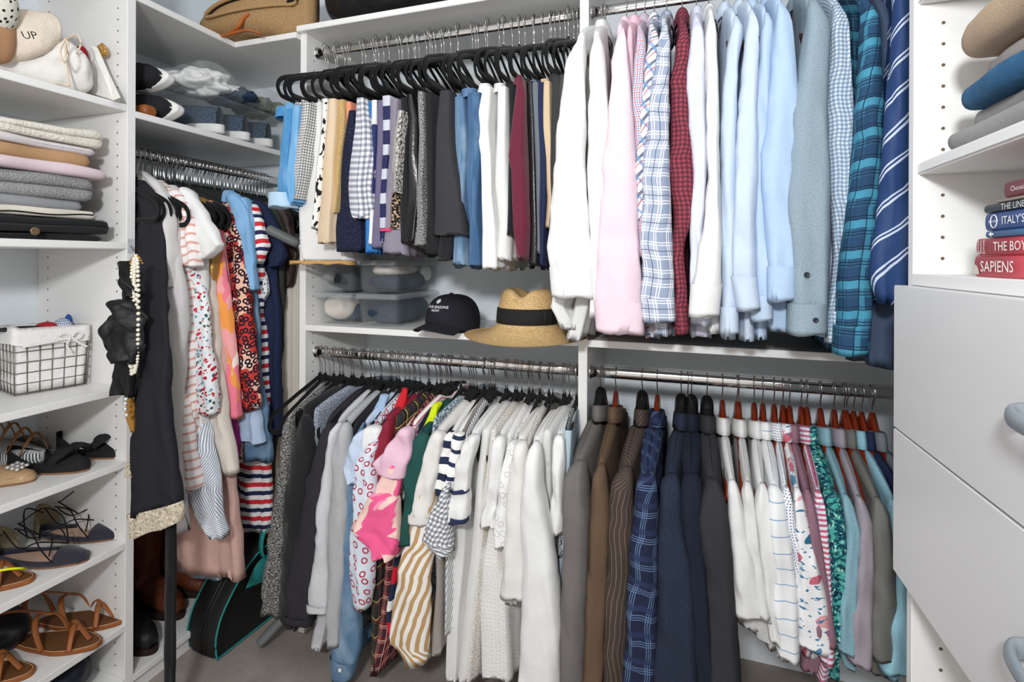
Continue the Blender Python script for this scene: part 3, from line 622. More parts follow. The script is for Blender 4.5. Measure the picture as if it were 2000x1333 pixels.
UC = [
 ('denim_shorts', 'bright light blue denim trousers at the left end of the upper rail', 'trousers', deniml, [(212, 549, 569), (260, 546, 566), (350, 538, 560), (404, 535, 572)], dict(cuffm='#b9d4ea', cv=378)),
 ('denim_shorts', 'second light denim trousers beside the first pair', 'trousers', mat('light denim two', '#74aedd', (('noi', 16, .48, '#a3cbe8', (1, .7), .3),), bump=(900, .4, 2)), [(205, 566, 584), (260, 563, 580), (340, 556, 576), (398, 556, 574)], {}),
 ('gingham_trousers', 'small black and white gingham trousers with black edge', 'trousers', bw_g, [(200, 585, 604), (260, 578, 598), (320, 570, 590), (393, 562, 578)], {}),
 ('long_skirt', 'long white skirt with a tan hem hanging down to the plastic boxes', 'skirt', WH, [(193, 602, 628), (300, 584, 632), (400, 568, 662), (485, 556, 690), (514, 556, 704)], dict(tmax=.19, hemm=tan, fold=.008, Y=1.305)),
 ('print_skirt', 'white skirt with black brush marks', 'skirt', bwpr, [(192, 625, 638), (300, 616, 632), (400, 604, 622), (446, 602, 616)], dict(Y=1.258)),
 ('skirt', 'beige skirt with a flat hem', 'skirt', cl('#dcc4a6'), [(192, 637, 654), (300, 628, 650), (400, 620, 648), (477, 614, 644)], dict(Y=1.25)),
 ('sequin_skirt', 'gold sequined skirt beside the coral strip', 'skirt', goldm, [(194, 650, 672), (260, 650, 672), (330, 645, 664), (420, 640, 656)], dict(Y=1.262)),
 ('skirt', 'coral pink skirt showing as a narrow strip', 'skirt', cl('#ee9678'), [(198, 670, 684), (260, 664, 680), (310, 660, 674), (400, 655, 665)], {}),
 ('lace_skirt', 'navy lace skirt with a ragged brown edge', 'skirt', navlace, [(215, 676, 690), (284, 662, 690), (365, 650, 690), (440, 645, 700), (490, 643, 708)], dict(tmax=.10, Y=1.262)),
 ('gingham_blouse', 'navy and white gingham blouse tied at its lower end', 'blouse', nging, [(190, 692, 710), (240, 688, 716), (290, 678, 720), (365, 664, 724), (400, 668, 724), (430, 684, 710)], dict(tmax=.09, fold=.01, Y=1.255)),
 ('denim_shorts', 'saturated blue denim trousers behind the gingham blouse', 'trousers', mat('blue denim', '#2f74b8', (('noi', 16, .5, '#4d93cf', (1, .7), .3),), bump=(900, .4, 2)), [(198, 708, 724), (300, 710, 724), (400, 706, 724), (494, 704, 732)], {}),
 ('striped_skirt', 'navy skirt with a broad white panel', 'skirt', mat('navy white panel', '#2c3566', (('st', 'v', .36, .12, .13, '#e9e7e6'),)), [(195, 722, 736), (300, 720, 734), (400, 718, 728), (480, 716, 726)], {}),
 ('skirt', 'dusty purple straight skirt', 'skirt', purp, [(195, 732, 750), (300, 732, 748), (400, 726, 744), (482, 724, 744)], {}),
 ('striped_skirt', 'navy and silver block striped skirt', 'skirt', bigstr, [(186, 742, 762), (300, 744, 758), (400, 738, 752), (478, 736, 750)], {}),
 ('skirt', 'pale grey lilac skirt with a square hem', 'skirt', cl('#8c8593'), [(192, 757, 778), (300, 754, 770), (400, 744, 776), (500, 734, 790)], dict(tmax=.09)),
 ('sequin_skirt', 'silver printed skirt above black and tan lace', 'skirt', silverp, [(215, 772, 784), (260, 766, 782), (330, 762, 778), (380, 760, 774)], dict(Y=1.25)),
 ('lace_skirt', 'black and tan lace skirt with a thin pink edge', 'skirt', blace, [(240, 772, 786), (320, 762, 778), (400, 748, 778), (452, 744, 780)], dict(tmax=.08, hemm=cl('#d8476f'))),
 ('skirt', 'plain black skirt beside the lace skirt', 'skirt', BLK, [(190, 778, 796), (300, 780, 796), (400, 776, 800), (470, 776, 806)], {}),
 ('pleated_skirt', 'black pleated skirt with a leather sheen', 'skirt', leather, [(183, 792, 806), (230, 789, 814), (300, 790, 814), (400, 784, 812), (472, 778, 810)], dict(tmax=.07, fold=.014)),
 ('tweed_skirt', 'black and white tweed skirt', 'skirt', tweed, [(178, 812, 826), (260, 814, 828), (360, 812, 826), (440, 808, 830), (484, 800, 830)], {}),
 ('skirt', 'black skirt with a zip', 'skirt', BLK, [(180, 826, 844), (300, 826, 846), (400, 828, 850), (500, 824, 862)], dict(tmax=.07)),
 ('flared_skirt', 'charcoal flared skirt with a wide hem', 'skirt', mat('charcoal wool', '#39383b', bump=(900, .5, 2)), [(176, 852, 878), (240, 846, 880), (324, 842, 888), (400, 838, 900), (464, 835, 909)], dict(tmax=.12, Y=1.25)),
 ('trousers', 'black trousers behind the charcoal skirt', 'trousers', BLK, [(190, 872, 884), (324, 866, 886), (420, 856, 888), (506, 848, 880)], {}),
 ('jeans', 'worn blue jeans with a pale seam left of the second pair', 'jeans', denim, [(188, 882, 906), (260, 884, 912), (330, 882, 910), (420, 884, 906), (522, 878, 908)], {}),
 ('jeans', 'darker blue jeans with yellow stitching', 'jeans', denimd, [(180, 906, 938), (260, 906, 940), (344, 906, 936), (430, 912, 934), (524, 911, 940)], dict(Y=1.27)),
 ('jeans', 'white jeans with a wavy leg', 'jeans', WH, [(168, 940, 960), (243, 924, 956), (300, 936, 960), (380, 938, 962), (450, 940, 972), (528, 938, 976)], dict(Y=1.27)),
 ('jeans', 'second white jeans behind the first', 'jeans', WH2, [(168, 968, 990), (260, 964, 988), (365, 962, 994), (440, 968, 996), (508, 962, 992)], {}),
 ('trousers', 'black trousers left of the burgundy pair', 'trousers', BLK, [(164, 990, 1004), (300, 990, 1000), (400, 988, 1000), (462, 984, 998)], {}),
 ('corduroy_trousers', 'burgundy corduroy trousers between black pairs', 'trousers', vel, [(150, 1008, 1020), (180, 1004, 1027), (250, 994, 1026), (304, 986, 1024), (330, 992, 1026), (446, 994, 1030), (508, 1003, 1024)], dict(Y=1.26)),
 ('leather_trousers', 'shiny black leather trousers right of the burgundy pair', 'trousers', leather, [(158, 1024, 1042), (240, 1026, 1046), (304, 1028, 1046), (400, 1030, 1050), (522, 1026, 1055)], {}),
 ('trousers', 'slate grey trousers left of the navy pair', 'trousers', cl('#6f747e'), [(160, 1036, 1052), (260, 1040, 1054), (400, 1044, 1056), (500, 1044, 1056)], {}),
 ('trousers', 'navy blue trousers beside the beige pair', 'trousers', nav, [(160, 1048, 1062), (260, 1046, 1064), (304, 1046, 1068), (400, 1050, 1068), (525, 1050, 1062)], {}),
 ('trousers', 'beige trousers right of the navy pair', 'trousers', cl('#d6bc9c'), [(158, 1058, 1074), (240, 1054, 1074), (300, 1062, 1076), (380, 1066, 1078), (450, 1060, 1072)], {}),
 ('trousers', 'charcoal trousers beside the white shirts', 'trousers', CHAR2, [(150, 1074, 1096), (250, 1072, 1092), (350, 1070, 1086), (450, 1066, 1080)], {}),
 ('trousers', 'dark grey trousers at the right end of the upper rail', 'trousers', cl('#4a4a4e'), [(150, 1092, 1108), (250, 1086, 1100), (400, 1080, 1094)], dict()),
]
for i, (nm, lb, ct, m_, B, k) in enumerate(UC):
    k = dict(k); cm = k.pop('cuffm', None); cv = k.pop('cv', None); hm = k.pop('hemm', None); Yc = k.get('Y', 1.275)
    k['Y'] = Yc
    B2 = [(a, b, c) for a, b, c in B]
    t = garment('UC', nm, lb, ct, m_, B2, None, pants=True, rise=0, **k)
    st_ = B2
    if hm:
        s2 = [interp(B2, B2[-1][0] - 6), B2[-1]]
        hw_ = (B2[-1][2] - B2[-1][1]) * .09; tube('hem_band', hm, t, [(s2[0][0], s2[0][1] + hw_, s2[0][2] - hw_), (B2[-1][0] + 2, B2[-1][1] + hw_, B2[-1][2] - hw_)], Yc + .03, .034, cap=False, fold=.001, nr=6, crump=.001)
    if any(q in nm for q in ('jeans', 'trousers', 'shorts')):
        a_, b_ = interp(B2, B2[0][0] + 1), interp(B2, B2[0][0] + 22)
        tube('waistband', m_, t, [(a_[0], a_[1] - 1, a_[2] + 1), (b_[0], b_[1] - 1, b_[2] + 1)], Yc + .045, .048, cap=False, fold=.0005, nr=6, crump=.0008)
    if cm:
        s2 = [interp(B2, cv), B2[-1]]
        tube('turned_cuff', cl(cm), t, [(s2[0][0], s2[0][1] - 2, s2[0][2] + 2), (B2[-1][0] + 2, B2[-1][1] - 2, B2[-1][2] + 2)], Yc + .02, .04, cap=False, fold=.001, nr=6, crump=.001)
for x in xs_between(-1.18, -.29, 18):
    hanger('slim', x, YR, ZU + random.uniform(0, .012), 'black velvet slim hanger packed on the upper centre rail', tilt=random.uniform(-.1, .1), group='spare slim black hangers on the upper centre rail')

# ------------------------------------------------------------------ upper rail of the right unit: long sleeved shirts
LB = cl('#cfdcee'); LB2 = cl('#c3d6ec'); LB3 = cl('#b9d0ec'); LAV = cl('#d9dcec'); PK = cl('#efd6df'); PK2 = cl('#f0c9d4')
fchk = mat('fine red blue check', '#e6e2e8', (('st', 'u', .011, .0022, 0, '#c7565f', .8), ('st', 'v', .011, .0022, 0, '#c7565f', .8), ('st', 'u', .011, .0018, .0055, '#5f87b5', .8), ('st', 'v', .011, .0018, .0055, '#5f87b5', .8)))
bias = mat('bias check', '#eef1f6', (('st', 45, .03, .007, 0, '#33415f', .85), ('st', 135, .03, .007, 0, '#6d95c0', .8), ('st', 45, .03, .003, .016, '#b23846', .8)))
gpl = mat('grey blue plaid', '#aeb6c6', (('st', 'u', .062, .020, 0, '#8f9bb3', .7), ('st', 'v', .062, .020, 0, '#8f9bb3', .6), ('st', 'u', .031, .002, .004, '#f2f2f5'), ('st', 'u', .031, .002, .010, '#f2f2f5'), ('st', 'v', .031, .002, .004, '#f2f2f5'), ('st', 'v', .031, .002, .010, '#f2f2f5'), ('st', 'u', .062, .0016, .022, '#4b556e'), ('st', 'v', .062, .0016, .022, '#4b556e')))
bging = ging('burgundy gingham', '#a04350', '#2c1d2c', .0105); sging = ging('blue small gingham', '#e8eff5', '#4f7ba3', .0085)
tpl = mat('teal plaid', '#3a6f8e', (('st', 'u', .06, .028, 0, '#274766', .75), ('st', 'v', .06, .028, 0, '#234162', .75), ('st', 'u', .06, .012, .036, '#4c9ab5', .6), ('st', 'v', .06, .016, .034, '#4fa3be', .7), ('st', 'u', .03, .0018, .006, '#16283f'), ('st', 'v', .03, .0018, .006, '#16283f'), ('st', 'v', .03, .0018, .012, '#16283f')))
slate = cl('#46546d'); tie = mat('navy diagonal double stripe', '#26406f', (('st', 52, .052, .0045, 0, '#c9d2e6'), ('st', 52, .052, .0035, .0075, '#c9d2e6')), rough=.6)
UR = [
 ('dress_shirt', 'white shirt first on the rail by the middle panel', WH, [(104, 1112, 1140), (329, 1086, 1140), (480, 1078, 1150), (600, 1062, 1104), (640, 1080, 1130)], [(104, 1110, 1142), (219, 1092, 1142), (329, 1080, 1144), (480, 1066, 1152), (520, 1074, 1158), (582, 1080, 1160)], dict(hu=1160, cuff=(524, None), hang='dark', Y=1.225)),
 ('dress_shirt', 'second white shirt left of the pink shirt', WH, [(104, 1150, 1178), (329, 1148, 1190), (500, 1140, 1180), (663, 1096, 1138)], [(104, 1150, 1180), (219, 1146, 1190), (329, 1144, 1188), (480, 1150, 1184), (560, 1154, 1182), (622, 1150, 1178)], dict(hu=1180, hang='dark')),
 ('dress_shirt', 'pink shirt with a long plain cuff', PK, [(93, 1200, 1224), (329, 1188, 1235), (600, 1168, 1240)], [(93, 1198, 1226), (164, 1195, 1232), (329, 1176, 1240), (493, 1164, 1249), (586, 1161, 1252), (650, 1166, 1256)], dict(hu=1222, cuff=(590, None), hang='dark', Y=1.215)),
 ('dress_shirt', 'pale pink shirt right of the longer pink shirt', PK2, [(96, 1218, 1240), (329, 1226, 1244), (660, 1222, 1248)], None, dict(hu=1240, hang='dark')),
 ('checked_shirt', 'white shirt with a fine red and blue check', fchk, [(86, 1238, 1258), (250, 1236, 1256), (400, 1240, 1258), (662, 1236, 1262)], [(86, 1238, 1260), (200, 1234, 1256), (330, 1240, 1258), (500, 1246, 1262)], dict(hu=1258, hang='dark')),
 ('checked_shirt', 'white shirt with bold slanting navy and red checks', bias, [(80, 1262, 1284), (250, 1256, 1284), (400, 1246, 1270), (664, 1262, 1290)], [(80, 1262, 1286), (180, 1254, 1284), (300, 1244, 1276), (400, 1242, 1268), (450, 1244, 1262)], dict(hu=1276, hang='dark')),
 ('plaid_shirt', 'grey blue plaid shirt with a hanging cuff left of the burgundy gingham', gpl, [(80, 1286, 1306), (329, 1262, 1304), (500, 1262, 1312), (662, 1270, 1316)], [(80, 1286, 1308), (164, 1272, 1306), (329, 1252, 1306), (493, 1253, 1312), (580, 1252, 1315), (628, 1256, 1318)], dict(hu=1300, cuff=(584, None), hang='dark', Y=1.215)),
 ('gingham_shirt', 'burgundy and black gingham shirt', bging, [(77, 1320, 1344), (329, 1312, 1354), (480, 1316, 1344), (650, 1316, 1342)], [(77, 1320, 1346), (164, 1308, 1342), (329, 1306, 1354), (420, 1312, 1354), (480, 1310, 1332), (600, 1316, 1341), (652, 1320, 1344)], dict(hu=1330, cuff=(600, None), hang='dark')),
 ('dress_shirt', 'lavender white shirt right of the burgundy gingham', LAV, [(60, 1346, 1376), (250, 1348, 1378), (400, 1348, 1376), (560, 1350, 1390), (664, 1352, 1394)], [(60, 1346, 1376), (164, 1338, 1376), (329, 1350, 1380), (450, 1348, 1372), (560, 1344, 1378), (634, 1346, 1388)], dict(hu=1358, hang='dark')),
 ('dress_shirt', 'white shirt with a buttoned cuff at the front', WH, [(66, 1374, 1398), (250, 1380, 1402), (400, 1378, 1402), (650, 1378, 1410)], [(66, 1374, 1398), (200, 1378, 1402), (350, 1380, 1404), (440, 1372, 1408), (553, 1350, 1409), (618, 1346, 1402)], dict(hu=1382, cuff=(556, None), hang='dark', Y=1.205, btn=[(1361, 585, 1.172, '#f3efe2'), (1382, 588, 1.172, '#f3efe2')])),
 ('dress_shirt', 'pale blue shirt right of the buttoned white cuff', LB, [(55, 1424, 1452), (250, 1412, 1446), (400, 1408, 1440), (660, 1410, 1446)], [(55, 1424, 1452), (164, 1408, 1440), (329, 1404, 1436), (493, 1407, 1438), (652, 1407, 1441)], dict(hu=1410, cuff=(594, None), hang='wood')),
 ('dress_shirt', 'pale blue shirt with a cuff turned to the left', LB, [(48, 1458, 1482), (250, 1446, 1480), (400, 1440, 1474), (664, 1446, 1482)], [(48, 1456, 1482), (200, 1440, 1478), (329, 1435, 1478), (465, 1428, 1474), (537, 1428, 1476), (606, 1440, 1483)], dict(hu=1438, cuff=(542, None), hang='dark', Y=1.21)),
 ('dress_shirt', 'light blue shirt behind the turned cuff', LB2, [(44, 1486, 1510), (250, 1476, 1508), (400, 1474, 1506), (660, 1474, 1508)], [(44, 1486, 1510), (200, 1470, 1500), (329, 1468, 1508), (560, 1470, 1506), (626, 1466, 1507)], dict(hu=1462, hang='dark', cuff=(580, None))),
 ('dress_shirt', 'brighter light blue shirt with a wide hanging cuff', LB3, [(36, 1512, 1546), (219, 1506, 1556), (383, 1496, 1548), (650, 1500, 1550)], [(36, 1510, 1546), (120, 1504, 1552), (219, 1499, 1559), (300, 1484, 1550), (383, 1486, 1543), (518, 1499, 1552), (588, 1500, 1550)], dict(hu=1490, cuff=(522, None), hang='dark', Y=1.205)),
 ('chambray_shirt', 'grey blue chambray shirt with dark cuff buttons', chamb, [(50, 1574, 1620), (219, 1552, 1612), (383, 1540, 1618), (652, 1542, 1612)], [(50, 1572, 1618), (219, 1544, 1612), (383, 1535, 1620), (548, 1541, 1614), (652, 1538, 1611)], dict(hu=1548, cuff=(594, None), hang='dark', Y=1.205, dep=.034, btn=[(1576, 537, 1.158, '#2b2f3a'), (1593, 626, 1.158, '#2b2f3a')])),
 ('gingham_shirt', 'small blue gingham shirt right of the chambray one', sging, [(38, 1620, 1656), (219, 1612, 1662), (383, 1622, 1654), (660, 1612, 1640)], [(38, 1618, 1656), (219, 1612, 1664), (383, 1621, 1656), (500, 1626, 1642), (600, 1614, 1638), (668, 1612, 1632)], dict(hu=1584, hang='dark', cuff=(610, None))),
 ('plaid_shirt', 'teal and navy plaid flannel shirt', tpl, [(33, 1684, 1712), (219, 1672, 1720), (400, 1656, 1712), (690, 1630, 1690)], [(33, 1682, 1714), (219, 1670, 1721), (383, 1656, 1713), (548, 1634, 1702), (690, 1628, 1692)], dict(hu=1612, cuff=(632, None), hang='wood', Y=1.205, dep=.034)),
 ('shirt', 'slate blue shirt between the teal plaid and the striped cloth', slate, [(40, 1712, 1745), (219, 1716, 1752), (400, 1706, 1752), (600, 1690, 1750), (716, 1690, 1746)], [(40, 1712, 1745), (219, 1716, 1752), (400, 1706, 1752), (600, 1690, 1750), (716, 1690, 1746)], dict(hu=1640, hang='dark')),
 ('dressing_gown', 'navy cloth with white diagonal double stripes beside the tower', tie, [(20, 1750, 1790), (219, 1736, 1790), (400, 1712, 1790), (531, 1698, 1790), (600, 1716, 1760)], [(5, 1745, 1790), (219, 1729, 1792), (383, 1715, 1792), (500, 1702, 1790), (540, 1697, 1788), (596, 1716, 1738)], dict(hu=1664, hang='dark', Y=1.12, dep=.02, back=False)),
]
for nm, lb, m_, B, S, k in UR:
    k = dict(k)
    if 'btn' in k: k['btn'] = [(a, b, c, mat('button ' + d, d, bump=None, rough=.4)) for a, b, c, d in k['btn']]
    if 'cuff' in k: k['cuff'] = (k['cuff'][0], None)
    garment('UR', nm, lb, 'shirt' if nm != 'dressing_gown' else 'dressing gown', m_, B, S, col=True, tmax=.075, xb=(-.215, .66), tf=.022, fold=.007, cdrop=-.012, **k)
hanger('wood', hookx(1418, ZU), YR - .01, ZU, 'bare reddish wooden hanger showing between the white and pale blue shirts', tilt=.35)
hanger('wood', hookx(1520, ZU), YR, ZU, 'bare reddish wooden hanger before the chambray shirt', tilt=-.1)
hanger('wood', hookx(1540, ZU), YR, ZU, 'second bare wooden hanger just right of another before the chambray shirt', tilt=.1)

# ------------------------------------------------------------------ lower rail of the right unit: jackets and polo shirts
def wool(key, c, ly=()): return mat(key, c, ly, bump=(1100, .6, 1.5), var=.08, rough=.95)
JK = [
 ('blazer', 'mid grey suit jacket first of the seven jackets', wool('grey suiting', '#77726f'), (922, 1103, 1147), [(1009, 1100, 1152), (1111, 1098, 1148), (1230, 1094, 1144), (1345, 1088, 1138)], 1167, 'suit', ''),
 ('blazer', 'plain brown wool jacket', wool('brown wool', '#66513f', (('noi', 500, .5, '#75604c', (1, 1), .1),)), (930, 1154, 1186), [(1009, 1150, 1190), (1111, 1148, 1186), (1230, 1142, 1182), (1345, 1134, 1178)], 1204, 'wood', ''),
 ('blazer', 'brown jacket with thin pale pinstripes', wool('brown pinstripe', '#4c3f38', (('st', 'u', .012, .0013, 0, '#8a7a70'),)), (944, 1191, 1236), [(1009, 1187, 1236), (1111, 1186, 1230), (1230, 1180, 1226), (1345, 1174, 1218)], 1256, 'suit', ''),
 ('blazer', 'navy jacket with a light blue plaid', wool('navy windowpane', '#232a45', (('st', 'u', .044, .0016, 0, '#6f89b0'), ('st', 'u', .044, .0016, .005, '#6f89b0'), ('st', 'u', .044, .0016, .010, '#6f89b0'), ('st', 'v', .058, .0016, 0, '#6f89b0'), ('st', 'v', .058, .0016, .005, '#6f89b0'), ('st', 'v', .058, .0016, .010, '#6f89b0'), ('st', 'v', .058, .012, .030, '#2f3a5e', .8))), (924, 1242, 1284), [(1009, 1234, 1284), (1111, 1228, 1284), (1230, 1220, 1282), (1345, 1211, 1277)], 1285, 'wood', ''),
 ('blazer', 'dark blue tweed jacket in the middle of the jackets', wool('blue tweed', '#20293a', (('noi', 700, .5, '#3b465a', (1, 1), .1),)), (938, 1290, 1330), [(1009, 1283, 1330), (1111, 1282, 1352), (1230, 1280, 1358), (1345, 1277, 1362)], 1332, 'suit', ''),
 ('blazer', 'smooth midnight navy jacket left of the charcoal jacket', wool('navy wool', '#1d2434'), (929, 1325, 1372), [(1009, 1326, 1372), (1111, 1338, 1378), (1230, 1348, 1388), (1345, 1358, 1398)], 1352, 'suit', ''),
 ('blazer', 'charcoal grey jacket last before the polo shirts', wool('charcoal suiting', '#343438', (('noi', 700, .5, '#404045', (1, 1), .1),)), (964, 1366, 1418), [(1009, 1361, 1422), (1111, 1374, 1430), (1230, 1384, 1438), (1345, 1388, 1448)], 1382, 'suit', ''),
]
for i, (nm, lb, m_, top, rest, hu, hg, _) in enumerate(JK):
    S = [top] + rest
    B = [(top[0] - 4, top[1] + 2, top[2])] + [(a, b + 3, c + 4) for a, b, c in rest]
    t = garment('LR', nm, lb, 'jacket', m_, B, S, hang=None, hu=hu, tmax=.09, xb=(-.215, .6), tf=.035, Y=1.222, dep=.045, fold=.006, col=True, back=True, cdrop=.012)
    hanger(hg, t.location.x, YR, ZL, ('broad hanger' if hg == 'suit' else 'wooden hanger') + ' of the ' + lb, tilt=lean(t))
whs = mat('white sky stripe', '#f0f0f0', (('st', 'v', .034, .0022, 0, '#8aaccf'),)); pdot = mat('navy pin dots', '#eef0f4', (('dot', 160, .22, '#2b3454', .15),))
floral = mat('white floral print', '#f1eff0', (('cell', 26, .5, ['#f1eff0', '#cf6b7c', '#5e8fb0', '#f1eff0', '#e3a7ae', '#2f6d8c', '#f1eff0']), ('noi', 60, .62, '#3f7fa3', (1, 2))))
mauve = cl('#96707e'); pbs = mat('pink blue stripe', '#e9e6ee', (('st', 'v', .011, .005, 0, '#c8607c'), ('st', 'u', .02, .004, 0, '#8f9cc4', .5)))
paisley = mat('teal paisley', '#0f4a5a', (('noi', 70, .5, '#49a79c', (1, 1.6), .02), ('noi', 90, .6, '#a9e0cf', (1.6, 1), .02), ('noi', 60, .64, '#0c1f3d', (1, 1), .02)))
ltl = mat('washed teal pique', '#8db3bf', (('noi', 400, .5, '#7ca5b3', (1, 1), .1),)); mgr = cl('#a59ba3'); grp = mat('grey heather', '#6e6d69', (('noi', 500, .5, '#7b7a76', (3, 1), .1),)); aqua = cl('#9ccbdb')
PS = [
 ('polo_shirt', 'white polo shirt next to the charcoal jacket', WH, (978, 1420, 1446), [(1040, 1424, 1458), (1111, 1426, 1478), (1200, 1431, 1505)], [(1240, 1436, 1512)], 1412),
 ('polo_shirt', 'second white polo shirt', WH2, (965, 1447, 1470), [(1050, 1452, 1482), (1130, 1458, 1492), (1195, 1468, 1504)], [(1265, 1474, 1520)], 1444),
 ('polo_shirt', 'third white polo shirt left of the blue striped one', WH, (1000, 1472, 1502), [(1080, 1480, 1516), (1160, 1490, 1522), (1252, 1500, 1524)], [(1270, 1496, 1530)], 1474),
 ('striped_polo_shirt', 'white polo shirt with thin blue horizontal stripes', whs, (1000, 1496, 1534), [(1080, 1502, 1546), (1163, 1506, 1554), (1278, 1514, 1558)], [(1300, 1516, 1552)], 1491),
 ('dotted_shirt', 'white shirt with tiny navy dots', pdot, (985, 1526, 1548), [(1060, 1538, 1558), (1150, 1552, 1566), (1200, 1548, 1562)], [(1300, 1520, 1548)], 1513),
 ('floral_shirt', 'white short sleeved shirt printed with pink flowers and blue leaves', floral, (1000, 1546, 1572), [(1080, 1552, 1592), (1163, 1554, 1613), (1262, 1556, 1628)], [(1285, 1560, 1610)], 1530),
 ('polo_shirt', 'mauve polo shirt behind the floral shirt', mauve, (1005, 1566, 1594), [(1080, 1578, 1606), (1163, 1592, 1618), (1250, 1580, 1630)], [(1320, 1558, 1606)], 1543),
 ('striped_polo_shirt', 'pink and blue finely striped polo shirt', pbs, (990, 1586, 1610), [(1080, 1594, 1618), (1163, 1604, 1622), (1285, 1600, 1630)], [(1340, 1596, 1622)], 1566),
 ('paisley_shirt', 'teal paisley printed shirt', paisley, (960, 1604, 1640), [(1060, 1616, 1650), (1163, 1618, 1646), (1260, 1618, 1644)], [(1340, 1622, 1650)], 1577),
 ('polo_shirt', 'washed teal polo shirt right of the paisley shirt', ltl, (1030, 1648, 1678), [(1100, 1640, 1672), (1180, 1634, 1670), (1268, 1630, 1666)], [(1320, 1650, 1680)], 1603),
 ('polo_shirt', 'pale mauve grey polo shirt', mgr, (1020, 1670, 1700), [(1100, 1664, 1702), (1200, 1654, 1698), (1288, 1650, 1698)], [(1310, 1664, 1692)], 1630),
 ('polo_shirt', 'heather grey polo shirt with the widest sleeve', grp, (1000, 1700, 1734), [(1100, 1698, 1744), (1200, 1694, 1752), (1278, 1692, 1756)], [(1330, 1700, 1748)], 1650),
 ('polo_shirt', 'aqua blue polo shirt beside the drawer tower', aqua, (990, 1732, 1760), [(1100, 1738, 1770), (1200, 1730, 1776), (1305, 1714, 1774)], [(1340, 1720, 1770)], 1668),
 ('polo_shirt', 'navy polo shirt mostly behind the drawer tower', nav, (990, 1756, 1790), [(1100, 1766, 1800), (1260, 1762, 1810)], [(1300, 1764, 1800)], 1684),
 ('polo_shirt', 'grey polo shirt at the far right behind the tower', cl('#8d929a'), (990, 1780, 1810), [(1100, 1790, 1830), (1260, 1790, 1830)], [(1300, 1790, 1830)], 1706),
]
for i, (nm, lb, m_, top, rest, hm, hu) in enumerate(PS):
    S = [top] + rest
    B = [(top[0], top[1], top[2])] + [(a, b + 2, c + 2) for a, b, c in rest] + hm
    t = garment('LR', nm, lb, 'polo shirt' if 'polo' in nm else 'shirt', m_, B, S, hang=None, hu=hu, tmax=.06, xb=(-.2, .69), tf=.016, dep=.03, fold=.006, col=True, Y=1.222, cdrop=.014)
    hanger('wood', t.location.x, YR, ZL, 'wooden hanger of the ' + lb, tilt=lean(t))
for x in (.02, .14, .25, .33, .39, .44):
    hanger('wood', x + random.uniform(-.003, .003), YR, ZL, 'reddish wooden hanger tucked among the polo shirts', tilt=random.uniform(-.1, .1), group='extra reddish wooden hangers among the polo shirts')
# ------------------------------------------------------------------ left corner rail: dresses and tops seen from their fronts
pks = mat('dusty pink stripe', '#eee6e4', (('st', 'v', .026, .0075, 0, '#d9a79c'),)); flo2 = mat('white dress red flowers', '#eef0f1', (('cell', 90, .42, ['#c9283d', '#eef0f1', '#3b5d6a', '#eef0f1', '#d3424e', '#7fa3b5', '#eef0f1', '#48603f']), ('cell', 34, .24, ['#c5203a', '#eef0f1', '#c5203a', '#eef0f1'])))
gold = mat('gold satin', '#b98f4e', rough=.35, metal=.5, bump=(300, .3, 1)); poi = mat('pink orange swirls', '#f4a9a8', (('noi', 13, .5, '#ef7f93', (1, .5)), ('noi', 17, .54, '#f6a052', (1, .5)), ('noi', 16, .62, '#fbe9e2', (1, .5)), ('noi', 12, .66, '#c9a4cf', (1, .5))))
leop = mat('red leopard print', '#c23a33', (('noi', 16, .54, '#e9b9a2', (1, .7)), ('noi', 20, .62, '#efe6dc', (1, 1)), ('ring', 52, .18, .46, '#2a1622', 1), ('noi', 40, .60, '#3a1428', (1, 1.2))))
leop2 = mat('blush speckle', '#e2b9ae', (('noi', 60, .54, '#2d1d26', (1, .8)), ('noi', 22, .6, '#c2323a', (1, 1))))
rwn = mat('red white navy stripe', '#f3f1f0', (('st', 'v', .058, .015, 0, '#d63038'), ('st', 'v', .058, .014, .029, '#252b4f')))
ndot = mat('navy dots on white', '#eff1f3', (('dot', 62, .17, '#27304a', .35),)); blush = mat('blush linen', '#dcb3a8', bump=(500, .8, 3)); navd = cl('#1f2947')
def YLf(u): d = ray(u, 508); return -1.39 * d.y / d.x
def lgar(name, label, cat, m, Y, pieces, dep=.022, bands=(), hang=True, yy=None):
    t = thing(name, label, cat, (XRL, Y, ZLL - .1))
    for (nm, st, kw) in pieces:
        kw = dict(kw); mm = kw.pop('m', m); dy = kw.pop('dy', 0)
        tube(nm, mm, t, st, Y + dy, kw.pop('dep', dep), nth=kw.pop('nth', 44), nr=34, **kw)
    if hang: hanger('slim', XRL, Y, ZLL, 'slim hanger of the ' + label, rz=pi / 2, tilt=random.uniform(-.05, .05))
    return t
# shoulder panel: from the hanger down, left side hidden behind the garments in front
def sh(u, v, w=60): return (v - 26, u - w, u - w * .45)
lgar('long_cardigan', 'long black sleeveless cardigan nearest the camera, with cream lace hem', 'cardigan', cl('#232127'), 1.075, [
  ('body', [(352, 262, 280, 1.078), (372, 262, 300, 1.078), (420, 264, 316, 1.075), (500, 266, 320, 1.06), (560, 268, 320, 1.03), (620, 272, 324, 1.005), (680, 270, 327, 1.0), (760, 264, 328, .995), (850, 256, 332, .99), (950, 253, 342, .985), (1000, 254, 348, .98)], dict(fold=.007, dep=.02, slant=(0, .03))),
  ('lace_hem', [(992, 253, 350, .98), (1010, 255, 352, .98), (1036, 256, 346, .98)], dict(m=mat('ecru lace', '#cdbfa8', (('noi', 120, .55, '#e6dccb'), ('dot', 70, .2, '#a8977f')), bump=(300, 1, 1)), cap=False, dep=.024, flut=.004, slant=(.03, .034)))])
